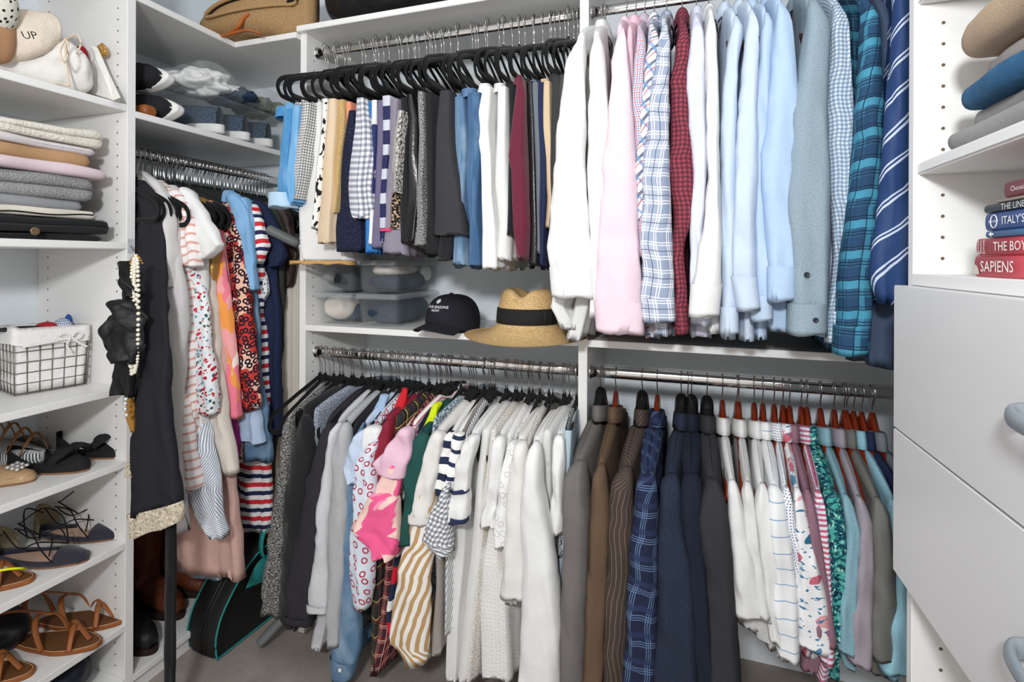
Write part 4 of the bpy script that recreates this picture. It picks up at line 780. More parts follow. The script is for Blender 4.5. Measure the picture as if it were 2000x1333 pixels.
lgar('sash', 'black velvet sash hanging to the floor in front of the corner shelf', 'sash', velvet, 1.0, [('ribbon', [(1000, 324, 344, .99), (1150, 322, 343, .985), (1345, 320, 341, .98)], dict(dep=.004, fold=.001, crump=.0008))], hang=False)
lgar('long_cardigan', 'long pale grey knit cardigan behind the black one', 'cardigan', cl('#d3cfcd'), 1.105, [
  ('body', [(335, 262, 286), (360, 264, 318), (412, 270, 340), (520, 280, 352), (600, 290, 362), (800, 300, 354), (950, 310, 356), (1036, 318, 362)], dict(fold=.007)),
  ('sleeve', [(395, 305, 330), (440, 312, 336), (560, 322, 338)], dict(dy=-.018))])
lgar('striped_tee', 'white tee with dusty pink stripes and short sleeve', 't-shirt', pks, 1.155, [
  ('body', [(352, 290, 318), (380, 300, 345), (500, 310, 372), (700, 320, 384), (955, 345, 384)], dict(fold=.006)),
  ('sleeve', [(368, 322, 348), (431, 342, 380), (500, 346, 386), (520, 349, 386)], dict(dy=-.02)),
  ('sleeve', [(770, 345, 356), (840, 345, 376), (900, 347, 382), (952, 351, 384)], dict(dy=-.03, flut=.003))])
lgar('tee', 'plain white tee with a wide pointed sleeve', 't-shirt', WH, 1.18, [
  ('body', [(362, 320, 345), (390, 330, 372), (520, 340, 400), (800, 350, 400), (955, 358, 404)], {}),
  ('sleeve', [(366, 348, 366), (400, 360, 388), (440, 372, 412), (478, 384, 432), (492, 388, 420), (508, 391, 402)], dict(dy=-.024))])
lgar('floral_dress', 'white blouse with small red flowers and a gathered sleeve end', 'blouse', flo2, 1.20, [
  ('body', [(385, 350, 375), (520, 355, 392), (650, 350, 410), (800, 352, 415)], {}),
  ('sleeve', [(515, 354, 386), (600, 357, 403), (700, 358, 413), (760, 354, 421), (806, 357, 419)], dict(dy=-.03, fold=.006))])
lgar('satin_top', 'gold satin top squeezed between white and pink', 'top', gold, 1.225, [('body', [(385, 372, 398), (490, 386, 424), (520, 392, 420), (620, 398, 414)], {})])
lgar('cream_skirt', 'cream wool dress panel hanging below the flowered blouse', 'dress', cl('#e9ded2'), 1.215, [('body', [(400, 375, 400), (700, 385, 425), (800, 392, 442), (870, 402, 454), (922, 408, 462)], {})])
lgar('wrap_dress', 'white wrap dress with thin navy stripes', 'dress', bstripe2, 1.17, [('body', [(520, 345, 380, 1.235), (780, 382, 400, 1.225), (830, 384, 404, 1.18), (880, 386, 414, 1.165), (950, 362, 426, 1.16), (1010, 386, 431, 1.16), (1050, 420, 437, 1.16)], dict(nth=50))])
lgar('swirl_dress', 'pink and orange swirl printed dress', 'dress', poi, 1.255, [
  ('body', [(392, 395, 416), (450, 402, 428), (560, 412, 446), (700, 416, 458), (816, 430, 466)], dict(fold=.006))])
lgar('skirt', 'long blush pink linen skirt reaching lowest in the corner', 'skirt', blush, 1.24, [('body', [(395, 390, 408), (700, 390, 440), (930, 350, 455), (1000, 342, 462), (1060, 334, 467), (1114, 340, 471)], dict(fold=.014, nth=60, dep=.03))])
lgar('pinstripe_shirt', 'pale blue pinstriped shirt tail below the blush skirt', 'shirt', stripe('sky pin stripe', '#cfdcee', '#8aa6cf', .005, .002, 'u'), 1.27, [('body', [(398, 400, 412), (900, 380, 430), (1060, 336, 434), (1122, 345, 430)], dict(dep=.02))])
lgar('leopard_dress', 'red and black leopard printed dress', 'dress', leop, 1.295, [
  ('body', [(395, 425, 446), (450, 432, 468), (560, 442, 486), (700, 452, 498), (790, 460, 506), (800, 464, 500)], dict(fold=.006)),
  ('underskirt', [(760, 444, 470), (860, 450, 468), (905, 456, 466)], dict(m=leop2, dy=.012))])
lgar('top', 'magenta top showing as a thin strip below the swirl dress', 'top', cl('#a02a74'), 1.28, [('body', [(420, 425, 436), (800, 440, 456), (900, 446, 462)], {})])
lgar('denim_shirt', 'light blue denim shirt with a long sleeve', 'shirt', lblue, 1.335, [
  ('body', [(372, 430, 455), (400, 440, 478), (560, 450, 492), (600, 455, 490)], {}),
  ('sleeve', [(376, 436, 462), (410, 446, 482), (450, 462, 492), (500, 466, 496), (566, 471, 500)], dict(dy=-.024)),
  ('sleeve', [(385, 462, 480), (430, 474, 494), (480, 482, 498)], dict(dy=-.01))])
lgar('denim_dress', 'washed blue denim dress with pale blue lining', 'dress', denim, 1.345, [
  ('body', [(395, 450, 470), (600, 470, 502), (720, 472, 508), (850, 476, 526), (898, 472, 528)], dict(fold=.008)),
  ('lining', [(760, 464, 496), (862, 468, 514)], dict(m=cl('#b8cbe6'), dy=-.03))])
lgar('striped_tee', 'red, white and navy striped tee with a folded sleeve', 't-shirt', rwn, 1.37, [
  ('body', [(390, 470, 488), (430, 480, 505), (520, 486, 510), (600, 488, 508)], {}),
  ('sleeve', [(392, 478, 492), (431, 492, 512), (478, 497, 522), (498, 494, 514), (514, 496, 506)], dict(dy=-.022))])
lgar('dotted_blouse', 'white blouse with small navy dots below the striped sleeve', 'blouse', ndot, 1.385, [('body', [(395, 478, 494), (500, 478, 506), (540, 484, 516), (572, 486, 522), (592, 486, 510)], {})])
lgar('striped_dress', 'red, white and navy horizontally striped dress hanging low', 'dress', rwn, 1.40, [
  ('body', [(398, 482, 496), (700, 470, 520), (860, 462, 527), (950, 463, 527), (1035, 464, 525)], dict(fold=.006, nth=50))])
lgar('navy_dress', 'plain navy dress with short sleeve', 'dress', navd, 1.43, [
  ('body', [(388, 478, 505), (420, 482, 522), (600, 488, 545), (750, 495, 546), (850, 512, 546)], dict(fold=.007)),
  ('sleeve', [(392, 490, 512), (440, 504, 540), (500, 520, 556), (522, 528, 546)], dict(dy=-.022))])
lgar('olive_coat', 'dark olive coat behind the navy dress', 'coat', cl('#3d423b'), 1.47, [('body', [(395, 505, 535), (450, 520, 552), (600, 525, 552), (800, 500, 540), (1000, 480, 528), (1085, 466, 527)], {})])
lgar('leather_jacket', 'dark brown jacket close to the back wall', 'jacket', mat('brown leather', '#3b2c2b', rough=.4, bump=(60, .4, 1)), 1.51, [('body', [(392, 520, 548), (430, 534, 566), (500, 545, 580), (560, 540, 566)], {})])
lgar('black_dress', 'black dress in the depth of the corner', 'dress', BLK, 1.54, [('body', [(395, 530, 556), (600, 520, 548), (1000, 480, 527), (1092, 470, 526)], {})])
ys = [1.06 + .0165 * i for i in range(37)]
for y in ys :
    if y < 1.67: hanger('slim', XRL, y + random.uniform(-.002, .002), ZLL, 'black velvet slim hanger packed on the left corner rail', rz=pi / 2, tilt=random.uniform(-.07, .07), group='slim black hangers packed on the left corner rail')
# empty looking hangers whose ends show in front of the dresses
for k, y in enumerate((1.118, 1.175, 1.205, 1.222, 1.262)):
    hanger('slim', XRL + .03, y, ZLL - .01, ('nearest', 'second', 'third', 'fourth', 'farthest')[k] + ' of five hangers whose black ends poke out beside the printed dresses', rz=pi / 2, tilt=.06 * (k % 2))
# ------------------------------------------------------------------ hat shelf
ZS = 1.030
clear = mat('clear plastic', '#dfe6ea', rough=.12, bump=None, var=0, trans=0, alpha=.07, spec=.7)
clearl = mat('milky clear lid', '#d5dde2', rough=.25, bump=None, var=0, alpha=.30, spec=.6)
def rrect(x0, x1, y0, y1, r, z, n=6):
    out = []
    for cx, cy, a0 in ((x1 - r, y1 - r, 0), (x0 + r, y1 - r, 90), (x0 + r, y0 + r, 180), (x1 - r, y0 + r, 270)):
        for i in range(n + 1):
            a = math.radians(a0 + 90 * i / n); out.append(Vector((cx + r * cos(a), cy + r * sin(a), z)))
    return out
def tub(label, c, sx, sy, h, z, rot, contents):
    t = thing('storage_box', label, 'storage box', (c[0], c[1], z), 'clear plastic boxes on the hat shelf')
    M = Matrix.Translation((c[0], c[1], 0)) @ Matrix.Rotation(rot, 4, 'Z')
    def R(k, zz, r=.02): return [M @ p for p in rrect(-sx / 2 * k, sx / 2 * k, -sy / 2 * k, sy / 2 * k, r, zz)]
    v, f = loft([R(.86, z + .001), R(.90, z + .008), R(.955, z + h * .8), R(.985, z + h * .8), R(1.0, z + h - .018), R(.985, z + h - .018), R(.93, z + h * .8), R(.87, z + .006), R(.82, z + .004)], True, True, True)
    mk('tub', v, f, clear, t)
    v, f = loft([R(1.02, z + h - .018), R(1.03, z + h - .014), R(1.03, z + h - .004), R(.99, z + h), R(.94, z + h), R(.92, z + h - .004), R(.9, z + h - .004)], True, True, True)
    mk('lid', v, f, clearl, t)
    # embossed handle frame on the two visible sides
    for (ax, sg) in (('x', -1), ('y', 1)):
        pass
    for nm, cc, rr, mm, lab in contents:
        o = blob(nm, (0, 0, 0), rr, mm, None, .22, 14, 4, None, 0, .8)
        p = M @ Vector((cc[0], cc[1], z + cc[2])); o.location = p; o.rotation_euler = (0, 0, rot)
        tag(o, lab, 'folded clothes')
    return t
cw = cl('#d9cfc4'); cb = cl('#1d2228'); cb2 = cl('#28384a'); cgy = cl('#8b8a8c')
# two stacks: left one deeper and longer, right one with its corner to the camera
tub('clear lidded box on the left of the shelf, bottom of its stack', (-1.105, 1.580), .150, .29, .108, ZS, 0, [('garment_bundle', (-.02, -.07, .055), (.055, .06, .042), cw, 'cream cloth bundle inside the lower left box'), ('garment_bundle', (.02, .02, .038), (.050, .12, .035), cb2, 'dark blue cloth inside the lower left box')])
tub('clear lidded box on the left of the shelf, top of its stack', (-1.105, 1.580), .150, .29, .108, ZS + .110, 0, [('garment_bundle', (.018, -.05, .048), (.050, .09, .042), cb, 'black cloth inside the upper left box'), ('garment_bundle', (-.045, -.08, .06), (.02, .05, .030), cgy, 'grey sequined cloth inside the upper left box')])
tub('clear lidded box right of the first stack, bottom of its stack', (-.938, 1.580), .158, .30, .108, ZS, 0, [('garment_bundle', (0, 0, .046), (.068, .135, .042), cb2, 'dark blue denim filling the lower right box')])
tub('clear lidded box right of the first stack, top of its stack', (-.938, 1.580), .158, .30, .108, ZS + .110, 0, [('garment_bundle', (0, 0, .036), (.066, .13, .032), cb2, 'dark cloth inside the upper right box'), ('garment_bundle', (-.005, -.03, .074), (.055, .09, .020), cw, 'cream cloth on top inside the upper right box'), ('garment_bundle', (.052, .09, .060), (.014, .035, .028), WH, 'small white cloth at the right inside the upper right box')])
# cap
capm = mat('dark navy twill', '#1f1e26', bump=(1200, .5, 1.5))
ct = thing('baseball_cap', 'dark navy baseball cap with white embroidered resort lettering', 'cap', (-.668, 1.445, ZS))
cc = pz(893, 640, ZS + .01); cc = Vector((cc.x, cc.y, ZS)); cc = Vector((-.668, 1.445, ZS))
CH = math.radians(-103)     # direction the bill points to
fx = Vector((cos(CH), sin(CH), 0)); sx_ = Vector((-sin(CH), cos(CH), 0))
def cpt(a, e, r=1.0):       # angle from the front, elevation 0..1
    rr = cos(e * pi / 2) ** .72; zz = .026 + .088 * sin(e * pi / 2) ** .9
    return cc + fx * (.094 * r * rr * cos(a)) + sx_ * (.077 * r * rr * sin(a)) + Vector((0, 0, zz + (.006 * cos(a) * (1 - e))))
rows = [[cpt(2 * pi * j / 48, -0.0, .97) - Vector((0, 0, .02)) for j in range(48)]] + [[cpt(2 * pi * j / 48, i / 14, 1 + .01 * sin(6 * 2 * pi * j / 48) + .02 * nz3((j * .2, i * .2, 1), 1)) for j in range(48)] for i in range(14)]
v, f = loft(rows, True, False, True); mk('crown', v, f, capm, ct)
rows = []
for i in range(13):
    q = i / 12; row = []
    for j in range(25):
        a = math.radians(-64 + 128 * j / 24); ext = .066 * cos(a * .86) ** .7 * q
        p = cc + fx * ((.090) * cos(a)) + sx_ * ((.075) * sin(a)) + fx * ext
        lat = (p - cc).dot(sx_); p.z = ZS + .026 - .012 * q - .0 + .010 - 4.6 * lat * lat
        row.append(p)
    rows.append(row)
low = [[p - Vector((0, 0, .0025)) for p in r] for r in rows]
v, f = loft(rows, False); v2, f2 = loft([r for r in low[::-1]], False)
v, f = joinm((v, f), (v2, f2), loft([rows[-1], low[-1]], False)); mk('bill', v, f, capm, ct)
v, f = tubep([cpt(0, .97)] + [cpt(0, .97) + Vector((0, 0, .004))], .006, 10); mk('top_button', v, f, capm, ct)
thr = mat('white thread', '#f4f4f2', bump=None)
def text_mesh(s, size, extr=.0):
    cu_ = bpy.data.curves.new('t', 'FONT'); cu_.body = s; cu_.size = size; cu_.align_x = 'CENTER'; cu_.resolution_u = 2; cu_.extrude = extr
    o = bpy.data.objects.new('t', cu_); C.objects.link(o); dg = bpy.context.evaluated_depsgraph_get()
    me = bpy.data.meshes.new_from_object(o.evaluated_get(dg)); bpy.data.objects.remove(o); bpy.data.curves.remove(cu_)
    vs = [v.co.copy() for v in me.vertices]; fs = [tuple(p.vertices) for p in me.polygons]; bpy.data.meshes.remove(me)
    return vs, fs
A0 = math.radians(2)
def cap_text(s, size, e0, nm='lettering', xo=0):
    vs, fs = text_mesh(s, size)
    out = []
    for p in vs:
        a = A0 + (p.x + xo) / .088; e = e0 + p.y / .135
        out.append(cpt(a, e, 1.035) )
    mk(nm, out, fs, thr, ct, None, False)
cap_text('FOUR SEASONS', .0135, .33); cap_text('RESORT', .0095, .25)
parts = []
for a_, e_, r_ in ((0, .58, .0042), (-.055, .535, .0042), (.055, .535, .0042), (0, .50, .0042)):
    ring = [cpt(A0 + a_ + r_ * cos(t_) / .088, e_ + r_ * sin(t_) / .12, 1.04) for t_ in [2 * pi * q / 12 for q in range(12)]]
    parts.append(tubep(ring, .0009, 5, cyc=True))
v, f = joinm(*parts); mk('leaf_emblem', v, f, thr, ct)
# straw hat
straw = mat('woven straw', '#d2ab73', (('st', 'v', .0048, .0016, 0, '#a9814c', .7), ('noi', 330, .52, '#ecd3a3', (1, 1), .08), ('noi', 260, .60, '#9a7340', (1, 1), .08)), rough=.6, bump=(500, .8, .5))
hc = Vector((-.413, 1.385, ZS)); ht = thing('straw_hat', 'wide brimmed straw hat with a black ribbon band', 'hat', hc)
prof = [(.178, .004), (.172, .001), (.15, .003), (.12, .012), (.10, .024), (.086, .036), (.083, .045), (.082, .07), (.079, .095), (.074, .118), (.066, .131), (.05, .136), (.03, .130), (.012, .122), (.001, .120)]
rows = []
for i in range(57):
    q = cr(prof, i / 56); row = []
    for j in range(64):
        a = 2 * pi * j / 64; kx = 1.0; ky = .92 if q[0] < .1 else .95
        x, y = q[0] * cos(a) * kx, q[0] * sin(a) * ky; z = q[1]
        if z > .10: z -= .022 * math.exp(-(x / .022) ** 2) * (1 if y < .06 else .4) * min(1, (z - .1) / .02) ; x *= 1 - .10 * max(0, -y / .08)
        if q[0] > .1: z += .004 * cos(2 * a) * (q[0] - .1) / .07
        row.append(hc + Vector((x, y, z + .004)))
    rows.append(row)
v, f = loft(rows, True, False, True); mk('straw_body', v, f, straw, ht, loft_uv([r[::1] for r in rows]))
rows = []
for z, r in ((.040, .0845), (.041, .0865), (.055, .0862), (.060, .0856), (.070, .0850), (.082, .0835), (.083, .081)):
    rows.append([hc + Vector((r * 1.01 * cos(2 * pi * j / 64), r * .93 * sin(2 * pi * j / 64), z + .004)) for j in range(64)])
v, f = loft(rows); rib = mat('black grosgrain ribbon', '#1b1a1b', (('st', 'v', .004, .0006, 0, '#2c2b2c'),), bump=(900, .3, .5)); hb = mk('ribbon_band', v, f, rib, ht, loft_uv(rows))
ba = math.radians(-40)
for da in (-.12, .12, 0):
    w_ = .014 if da else .004; rr = .089 if da else .091; rows = []
    for k in range(7):
        a = ba + da + (k - 3) / 3 * (w_ / .085); rows.append([hc + Vector((rr * cos(a), rr * .93 * sin(a), zz + .004)) for zz in (.043, .062, .081)])
    v, f = loft(rows, False); o = mk('bow', v, f, rib, hb, loft_uv(rows))
    sm = o.modifiers.new('s', 'SOLIDIFY'); sm.thickness = .002

# ------------------------------------------------------------------ top shelf things
ts = 2.023
bagm = mat('black nylon', '#131315', rough=.45, bump=(30, 1, 1))
o = blob('duffel_bag', (-.82, 1.56, ts + .13), (.37, .17, .13), bagm, None, .10, 5, 5, ts + .001, 0, .55); 
tag(o, 'black crumpled nylon bag on the centre top shelf', 'bag')
# raffia bag with tan leather straps at the corner
raff = mat('raffia weave', '#b08d62', (('noi', 260, .5, '#8e6d45', (1, 3), .08), ('noi', 300, .58, '#d3b88c', (3, 1), .08)), bump=(300, 1, 1))
rb = thing('raffia_bag', 'brown woven raffia bag with dark opening on the corner top shelf', 'bag', (-1.33, 1.42, 2.004))
a0 = py(372, 48, 1.45); a1 = py(590, 30, 1.40)
rows = []
Zt = 2.006
pa = Vector((-1.60, 1.40, Zt)); pb = Vector((-1.19, 1.44, Zt))
for i in range(25):
    q = i / 24; c = pa.lerp(pb, q); hh = .035 + .075 * q ** .7; wd = .03 + .07 * sin(pi * min(1, q * 1.1 + .05)) ** .6
    if i == 0: hh *= .5; wd *= .4
    row = []
    for k in range(24):
        th = 2 * pi * k / 24; row.append(Vector((c.x, c.y + wd * cos(th), Zt + hh * (1 + math.copysign(abs(sin(th)) ** .7, sin(th))) / 1 + .004 * nz3((q * 9, th, 0), 1))))
    rows.append(row)
v, f = loft(rows, True, True, True); mk('woven_body', v, f, raff, rb, loft_uv(rows))
ring = []
for k in range(32):
    a = 2 * pi * k / 32; q = .55 + .37 * cos(a); c = pa.lerp(pb, q); wd = .03 + .07 * sin(pi * min(1, q * 1.1 + .05)) ** .6; hh = .035 + .075 * q ** .7
    ring.append(Vector((c.x, c.y - wd * 1.0 - .008, Zt + hh * 1.0 + .022 * sin(a) + .004)))
cen = sum(ring, Vector()) / 32
v, f = loft([ring, [p.lerp(cen, .5) + Vector((0, .004, 0)) for p in ring], [p.lerp(cen, .98) + Vector((0, .006, 0)) for p in ring]], True)
mk('lining', v, f, mat('dark fur', '#1c140f', bump=(400, 1, 1)), rb)
v, f = tubep(ring, .006, 8, cyc=True); mk('rim', v, f, raff, rb)
tanl = mat('tan leather', '#b3632f', rough=.5, bump=(120, .2, 1))
for pts in ([(398, 78, 1.36), (440, 70, 1.33), (480, 60, 1.33), (510, 66, 1.34)], [(450, 66, 1.33), (466, 52, 1.32), (476, 36, 1.33), (488, 28, 1.335)], [(412, 66, 1.335), (418, 52, 1.335), (428, 40, 1.34)]):
    v, f = tubep(smooth_path([py(a, b, c) for a, b, c in pts], 12), .0035, 6, .009, up=Vector((0, 1, 0))); mk('leather_strap', v, f, tanl, rb)['label'] = 'tan leather strap'

# ------------------------------------------------------------------ shoes
def foot(L=.24, W=.085, n=40, pointed=.8):
    out = []
    for k in range(n):
        a = 2 * pi * k / n; x = L / 2 + L / 2 * cos(a); q = x / L
        wd = W / 2 * (.68 + .32 * sin(pi * min(1, max(0, (q - .15) / .9)))) ; y = wd * math.copysign(abs(sin(a)) ** pointed, sin(a)) * (1 - .10 * math.exp(-((q - .4) / .15) ** 2))
        out.append(Vector((x - L, y, 0)))
    return out      # toe at the origin, heel at -L
def xf(toe, head, pitch=0, roll=0): return Matrix.Translation(toe) @ Matrix.Rotation(head, 4, 'Z') @ Matrix.Rotation(pitch, 4, 'Y') @ Matrix.Rotation(roll, 4, 'X')
def sole(name, O, h, M, m, parent, z0=0, heel=0):
    def lift(p, z): return M @ Vector((p.x, p.y, z + z0 + (heel if False else 0)))
    rows = [[lift(p * .97, 0) for p in O], [lift(p, h * .25) for p in O], [lift(p, h * .8) for p in O], [lift(p * .985 , h) for p in O]]
    v, f = loft(rows, True, True, True); return mk(name, v, f, m, parent, loft_uv(rows))
def flat_shoe(name, label, toe, head, m, inner, L=.235, W=.08, h=.05, vamp=.36, solem=None, bow=None, cat='shoe', heelh=.058, group=None):
    t = thing(name, label, cat, toe, group); M = xf(toe, head); O = foot(L, W)
    sole('sole', O, .006, M, solem or mat('tan sole', '#8a6548', bump=None), t)
    n = len(O); rows = [[], [], [], [], []]
    for k, p in enumerate(O):
        q = -p.x / L      # 0 toe, 1 heel
        hh = h * .55 if q < vamp else h * (.62 + .0 * q) + (heelh - h * .62) * max(0, (q - .6) / .4)
        for r, (s, z) in enumerate(((1, .005), (1.03, .3), (1.0, .7), (.94, .98), (.90, .93))):
            zz = .005 if r == 0 else hh * z
            c = Vector((p.x, p.y * s, 0)); rows[r].append(M @ Vector((c.x, c.y, zz)))
    v, f = loft(rows, True); up = mk('upper', v, f, m, t, loft_uv(rows))
    rows = []                     # vamp dome
    for i in range(9):
        q = .005 + vamp * i / 8; wd = max(abs(p.y) for p in O if abs(-p.x / L - q) < .06) * .97; hh = h * (.45 + .55 * (i / 8) ** .7); row = []
        if i == 0: wd *= .35; hh *= .7
        for j in range(13):
            a = pi * j / 12; row.append(M @ Vector((-q * L, wd * cos(a), .006 + hh * sin(a) ** .8)))
        rows.append(row)
    v, f = loft(rows, False); mk('toe_cap', v, f, m, t, loft_uv(rows))
    ins = [M @ Vector((p.x * .99, p.y * .9, .010)) for p in O]; v, f = loft([ins, [q_.lerp(sum(ins, Vector()) / n, .9) for q_ in ins]], True, False, True); mk('insole', v, f, inner, t)
    if bow:
        for s in (-1, 1):
            pts = [M @ Vector(p) for p in ((-.052, 0, h + .006), (-.050, s * .016, h + .016), (-.046, s * .036, h + .008), (-.05, s * .050, h - .006))]
            v, f = tubep(smooth_path(pts, 12), lambda q_: .008 + .014 * sin(pi * min(1, q_ * 1.15)) ** .8, 8, .007, up=Vector((0, 0, 1))); mk('bow', v, f, bow, t)
        v, f = tubep([M @ Vector((-.062, 0, h + .006)), M @ Vector((-.05, 0, h + .012)), M @ Vector((-.038, 0, h + .006))], .012, 10, .008); mk('bow_knot', v, f, bow, t)
    return t, M, O
insb = mat('black insole', '#16191d', rough=.4, bump=None); insn = mat('nude insole', '#c9a692', rough=.7, bump=(300, .2, .5)); suede = mat('dark blue suede', '#2b2a36', bump=(600, .4, 1), sheen=.3)
bkf = mat('black faille', '#1f1d1f', bump=(500, .6, 2))
def onshelf(u, v, z): p = pz(u, v, z); return Vector((p.x, p.y, z))
flat_shoe('bow_flat', 'black flat with a knotted bow, nearest the side panel on its shelf', onshelf(243, 893, .6825), .12, bkf, insb, bow=bkf, h=.045)
flat_shoe('bow_flat', 'black flat with a knotted bow, in front of its pair', onshelf(172, 920, .6825), .22, bkf, insb, bow=bkf, h=.045)
flat_shoe('velvet_flat', 'plain black flat at the left of the bow flats', onshelf(86, 900, .6825) + Vector((-.02, .02, 0)), .15, mat('black velvet shoe', '#0f1114', sheen=.4, bump=(500, .3, 1)), insb)
fs, M_, O_ = flat_shoe('jewelled_flat', 'champagne satin flat with a jewelled toe at the front left', onshelf(68, 940, .6825), .42, mat('champagne satin', '#b4946e', rough=.3, bump=(200, .2, 1)), insn, h=.035)
gem = mat('crystal', '#e8e6e4', rough=.08, metal=.6, bump=None)
for i in range(9):
    o = blob('jewel', M_ @ Vector((-.03 - .011 * (i // 3), .014 * (i % 3 - 1), .036 + .003 * (i // 3))), (.006, .006, .005), gem, fs, 0, 1, 1)
wd = thing('wedge_sandal', 'striped wedge sandal with tan straps at the back of the shelf', 'sandal', onshelf(60, 862, .6825)); M = xf(Vector((-1.66, .93, .6825)), .2); O = foot(.22, .08)
rows = [[M @ Vector((p.x, p.y, z + (.045 * max(0, -p.x / .22 - .25) if r > 0 else 0))) for p in O] for r, z in enumerate((0, .02, .035))]
v, f = loft(rows, True, True, True); mk('striped_wedge', v, f, stripe('navy white stripe canvas', '#e6e4de', '#36404c', .007, .003, 'u'), wd, loft_uv(rows))
for i in range(5):
    x = -.03 - .035 * i; pts = [M @ Vector((x, -.04, .03 + .01 * i)), M @ Vector((x + .01, -.02, .075 + .012 * i)), M @ Vector((x - .01, .02, .08 + .012 * i)), M @ Vector((x, .04, .03 + .01 * i))]
    v, f = tubep(smooth_path(pts, 10), .006, 6, .0018); mk('strap', v, f, mat('camel strap', '#8b5f38', rough=.6, bump=(200, .2, 1)), wd)
# lace up flats
lacem = mat('black lace cord', '#15141a', bump=None); heelm = mat('worn suede heel', '#8d8168', (('noi', 40, .55, '#6d634f', (1, 1), .2),), bump=(500, .5, 1))
for (u, v_, hd, lb, kk) in ((235, 1050, .30, 'dark blue lace up pointed flat nearest the side panel', 0), (172, 1096, .34, 'dark blue lace up pointed flat in front of its pair', 1)):
    t, M, O = flat_shoe('lace_up_flat', lb, onshelf(u, v_, .4535), hd, suede, insn, h=.032, vamp=.28, heelh=.03)
    rows = []
    for i in range(9):
        q = i / 8; row = []
        for j in range(15):
            a = -pi / 2 + pi * j / 14; row.append(M @ Vector((-.235 + .028 - (.034 - .006 * q) * cos(a) * (1.0) , (.032 - .004 * q) * sin(a), .006 + .085 * q * (.55 + .45 * cos(a)))))
        rows.append(row)
    v, f = loft(rows, False); o = mk('heel_counter', v, f, heelm, t, loft_uv(rows)); o['label'] = 'tall worn suede heel piece'; sm = o.modifiers.new('s', 'SOLIDIFY'); sm.thickness = .002
    for pts in ([(-.075, .03, .03), (-.11, -.02, .06), (-.15, -.03, .05), (-.2, -.02, .09)], [(-.075, -.03, .03), (-.11, .02, .055), (-.15, .032, .05), (-.2, .02, .09)], [(-.2, .025, .085), (-.15, .04, .12), (-.09, .03, .10), (-.05, .0, .045)], [(-.2, -.025, .08), (-.23, -.045, .10), (-.25, -.03, .05), (-.24, -.03, .01)], [(-.19, 0, .085), (-.12, -.03, .09), (-.08, -.05, .06), (-.06, -.04, .02)], [(-.2, .02, .07), (-.14, .0, .06), (-.1, .03, .07), (-.07, .02, .035)]):
        v, f = tubep([M @ p for p in smooth_path(pts, 16)], .0017, 6); mk('lace', v, f, lacem, t)
# sandals
lea = mat('saddle leather', '#8f5228', (('noi', 30, .5, '#a5632f', (1, 1), .3),), rough=.45, bump=(150, .3, 1)); foots = mat('worn footbed', '#6b4426', (('noi', 25, .5, '#7d5530', (1, 1), .3),), rough=.7)
def sandal(label, toe, head, straps, L=.24, group=None, z0=0, pitch=0, roll=0, strm=None):
    t = thing('sandal', label, 'sandal', toe, group); M = xf(toe + Vector((0, 0, z0)), head, pitch, roll); O = foot(L, .088, pointed=.75)
    sole('sole', O, .010, M, lea, t)
    ins = [M @ Vector((-L / 2 + (p.x + L / 2) * .93, p.y * .9, .0104)) for p in O]; v, f = loft([ins, [q.lerp(sum(ins, Vector()) / len(ins), .95) for q in ins]], True, False, True); mk('footbed', v, f, foots, t)
    st_ = [M @ Vector((-L / 2 + (p.x + L / 2) * .95, p.y * .92, .0108)) for p in O]; v, f = tubep(st_, .0007, 4, cyc=True); mk('stitching', v, f, mat('pale stitching', '#d9b890', bump=None), t)
    for i, pts in enumerate(straps):
        v, f = tubep([M @ p for p in smooth_path(pts, 20)], .0065, 6, .0014, up=(M.to_3x3() @ Vector((0, 0, 1)))); mk('strap', v, f, strm or lea, t)
    return t
S1_ = [[(-.05, -.04, .012), (-.06, -.02, .045), (-.07, .005, .052), (-.03, .003, .014)], [(-.03, .003, .014), (-.09, .02, .05), (-.12, .042, .012)], [(-.12, -.042, .012), (-.15, -.03, .06), (-.17, 0, .075), (-.15, .03, .06), (-.12, .042, .012)], [(-.22, -.03, .012), (-.25, -.03, .06), (-.26, 0, .085), (-.25, .03, .06), (-.22, .03, .012)], [(-.15, .02, .066), (-.2, -.02, .10), (-.26, -.06, .11)]]
sandal('brown leather sandal with looped straps lying in front on the lower shoe shelf', onshelf(196, 1262, .2225), .28, S1_)
sandal('brown leather sandal with looped straps behind its pair by the side panel', onshelf(243, 1216, .2225), .34, S1_)
sandal('brown leather sandal at the bottom left corner of the lower shoe shelf', onshelf(66, 1318, .2225), .42, S1_)
yel = mat('neon yellow piping', '#e6ee20', bump=None)
ss = sandal('brown sandal edged in neon yellow on the shelf of lace up flats', onshelf(66, 1136, .4535), .45, S1_[:1])
M = xf(onshelf(66, 1136, .4535), .45); v, f = tubep([M @ p for p in smooth_path([(-.035, .02, .02), (-.03, .0, .034), (-.05, -.02, .044), (-.10, -.03, .04), (-.14, -.04, .02)], 20)], .0028, 8); mk('yellow_piping', v, f, yel, ss)
# dark bags on the bottom shelves
dk = mat('dark blue nylon', '#1d222e', rough=.5, bump=(40, .8, 1))
tag(blob('shoe_bag', (-1.60, .90, .13), (.10, .09, .055), dk, None, .2, 12, 4, .071, 0, .7), 'dark navy crumpled bag on the bottom left shelf', 'bag')
tag(blob('shoe', (-1.72, .86, .27), (.09, .05, .045), mat('black shoe leather', '#131315', rough=.4, bump=(80, .3, 1)), None, .15, 12, 4, .2225, 0, .8), 'black shoe at the back of the sandal shelf', 'shoe')
tag(blob('shoe', (-1.76, .76, .50), (.08, .05, .04), mat('dark brown shoe', '#4a2b1b', rough=.5, bump=(80, .3, 1)), None, .15, 12, 4, .4535, 0, .8), 'brown shoe at the back behind the lace up flats', 'shoe')

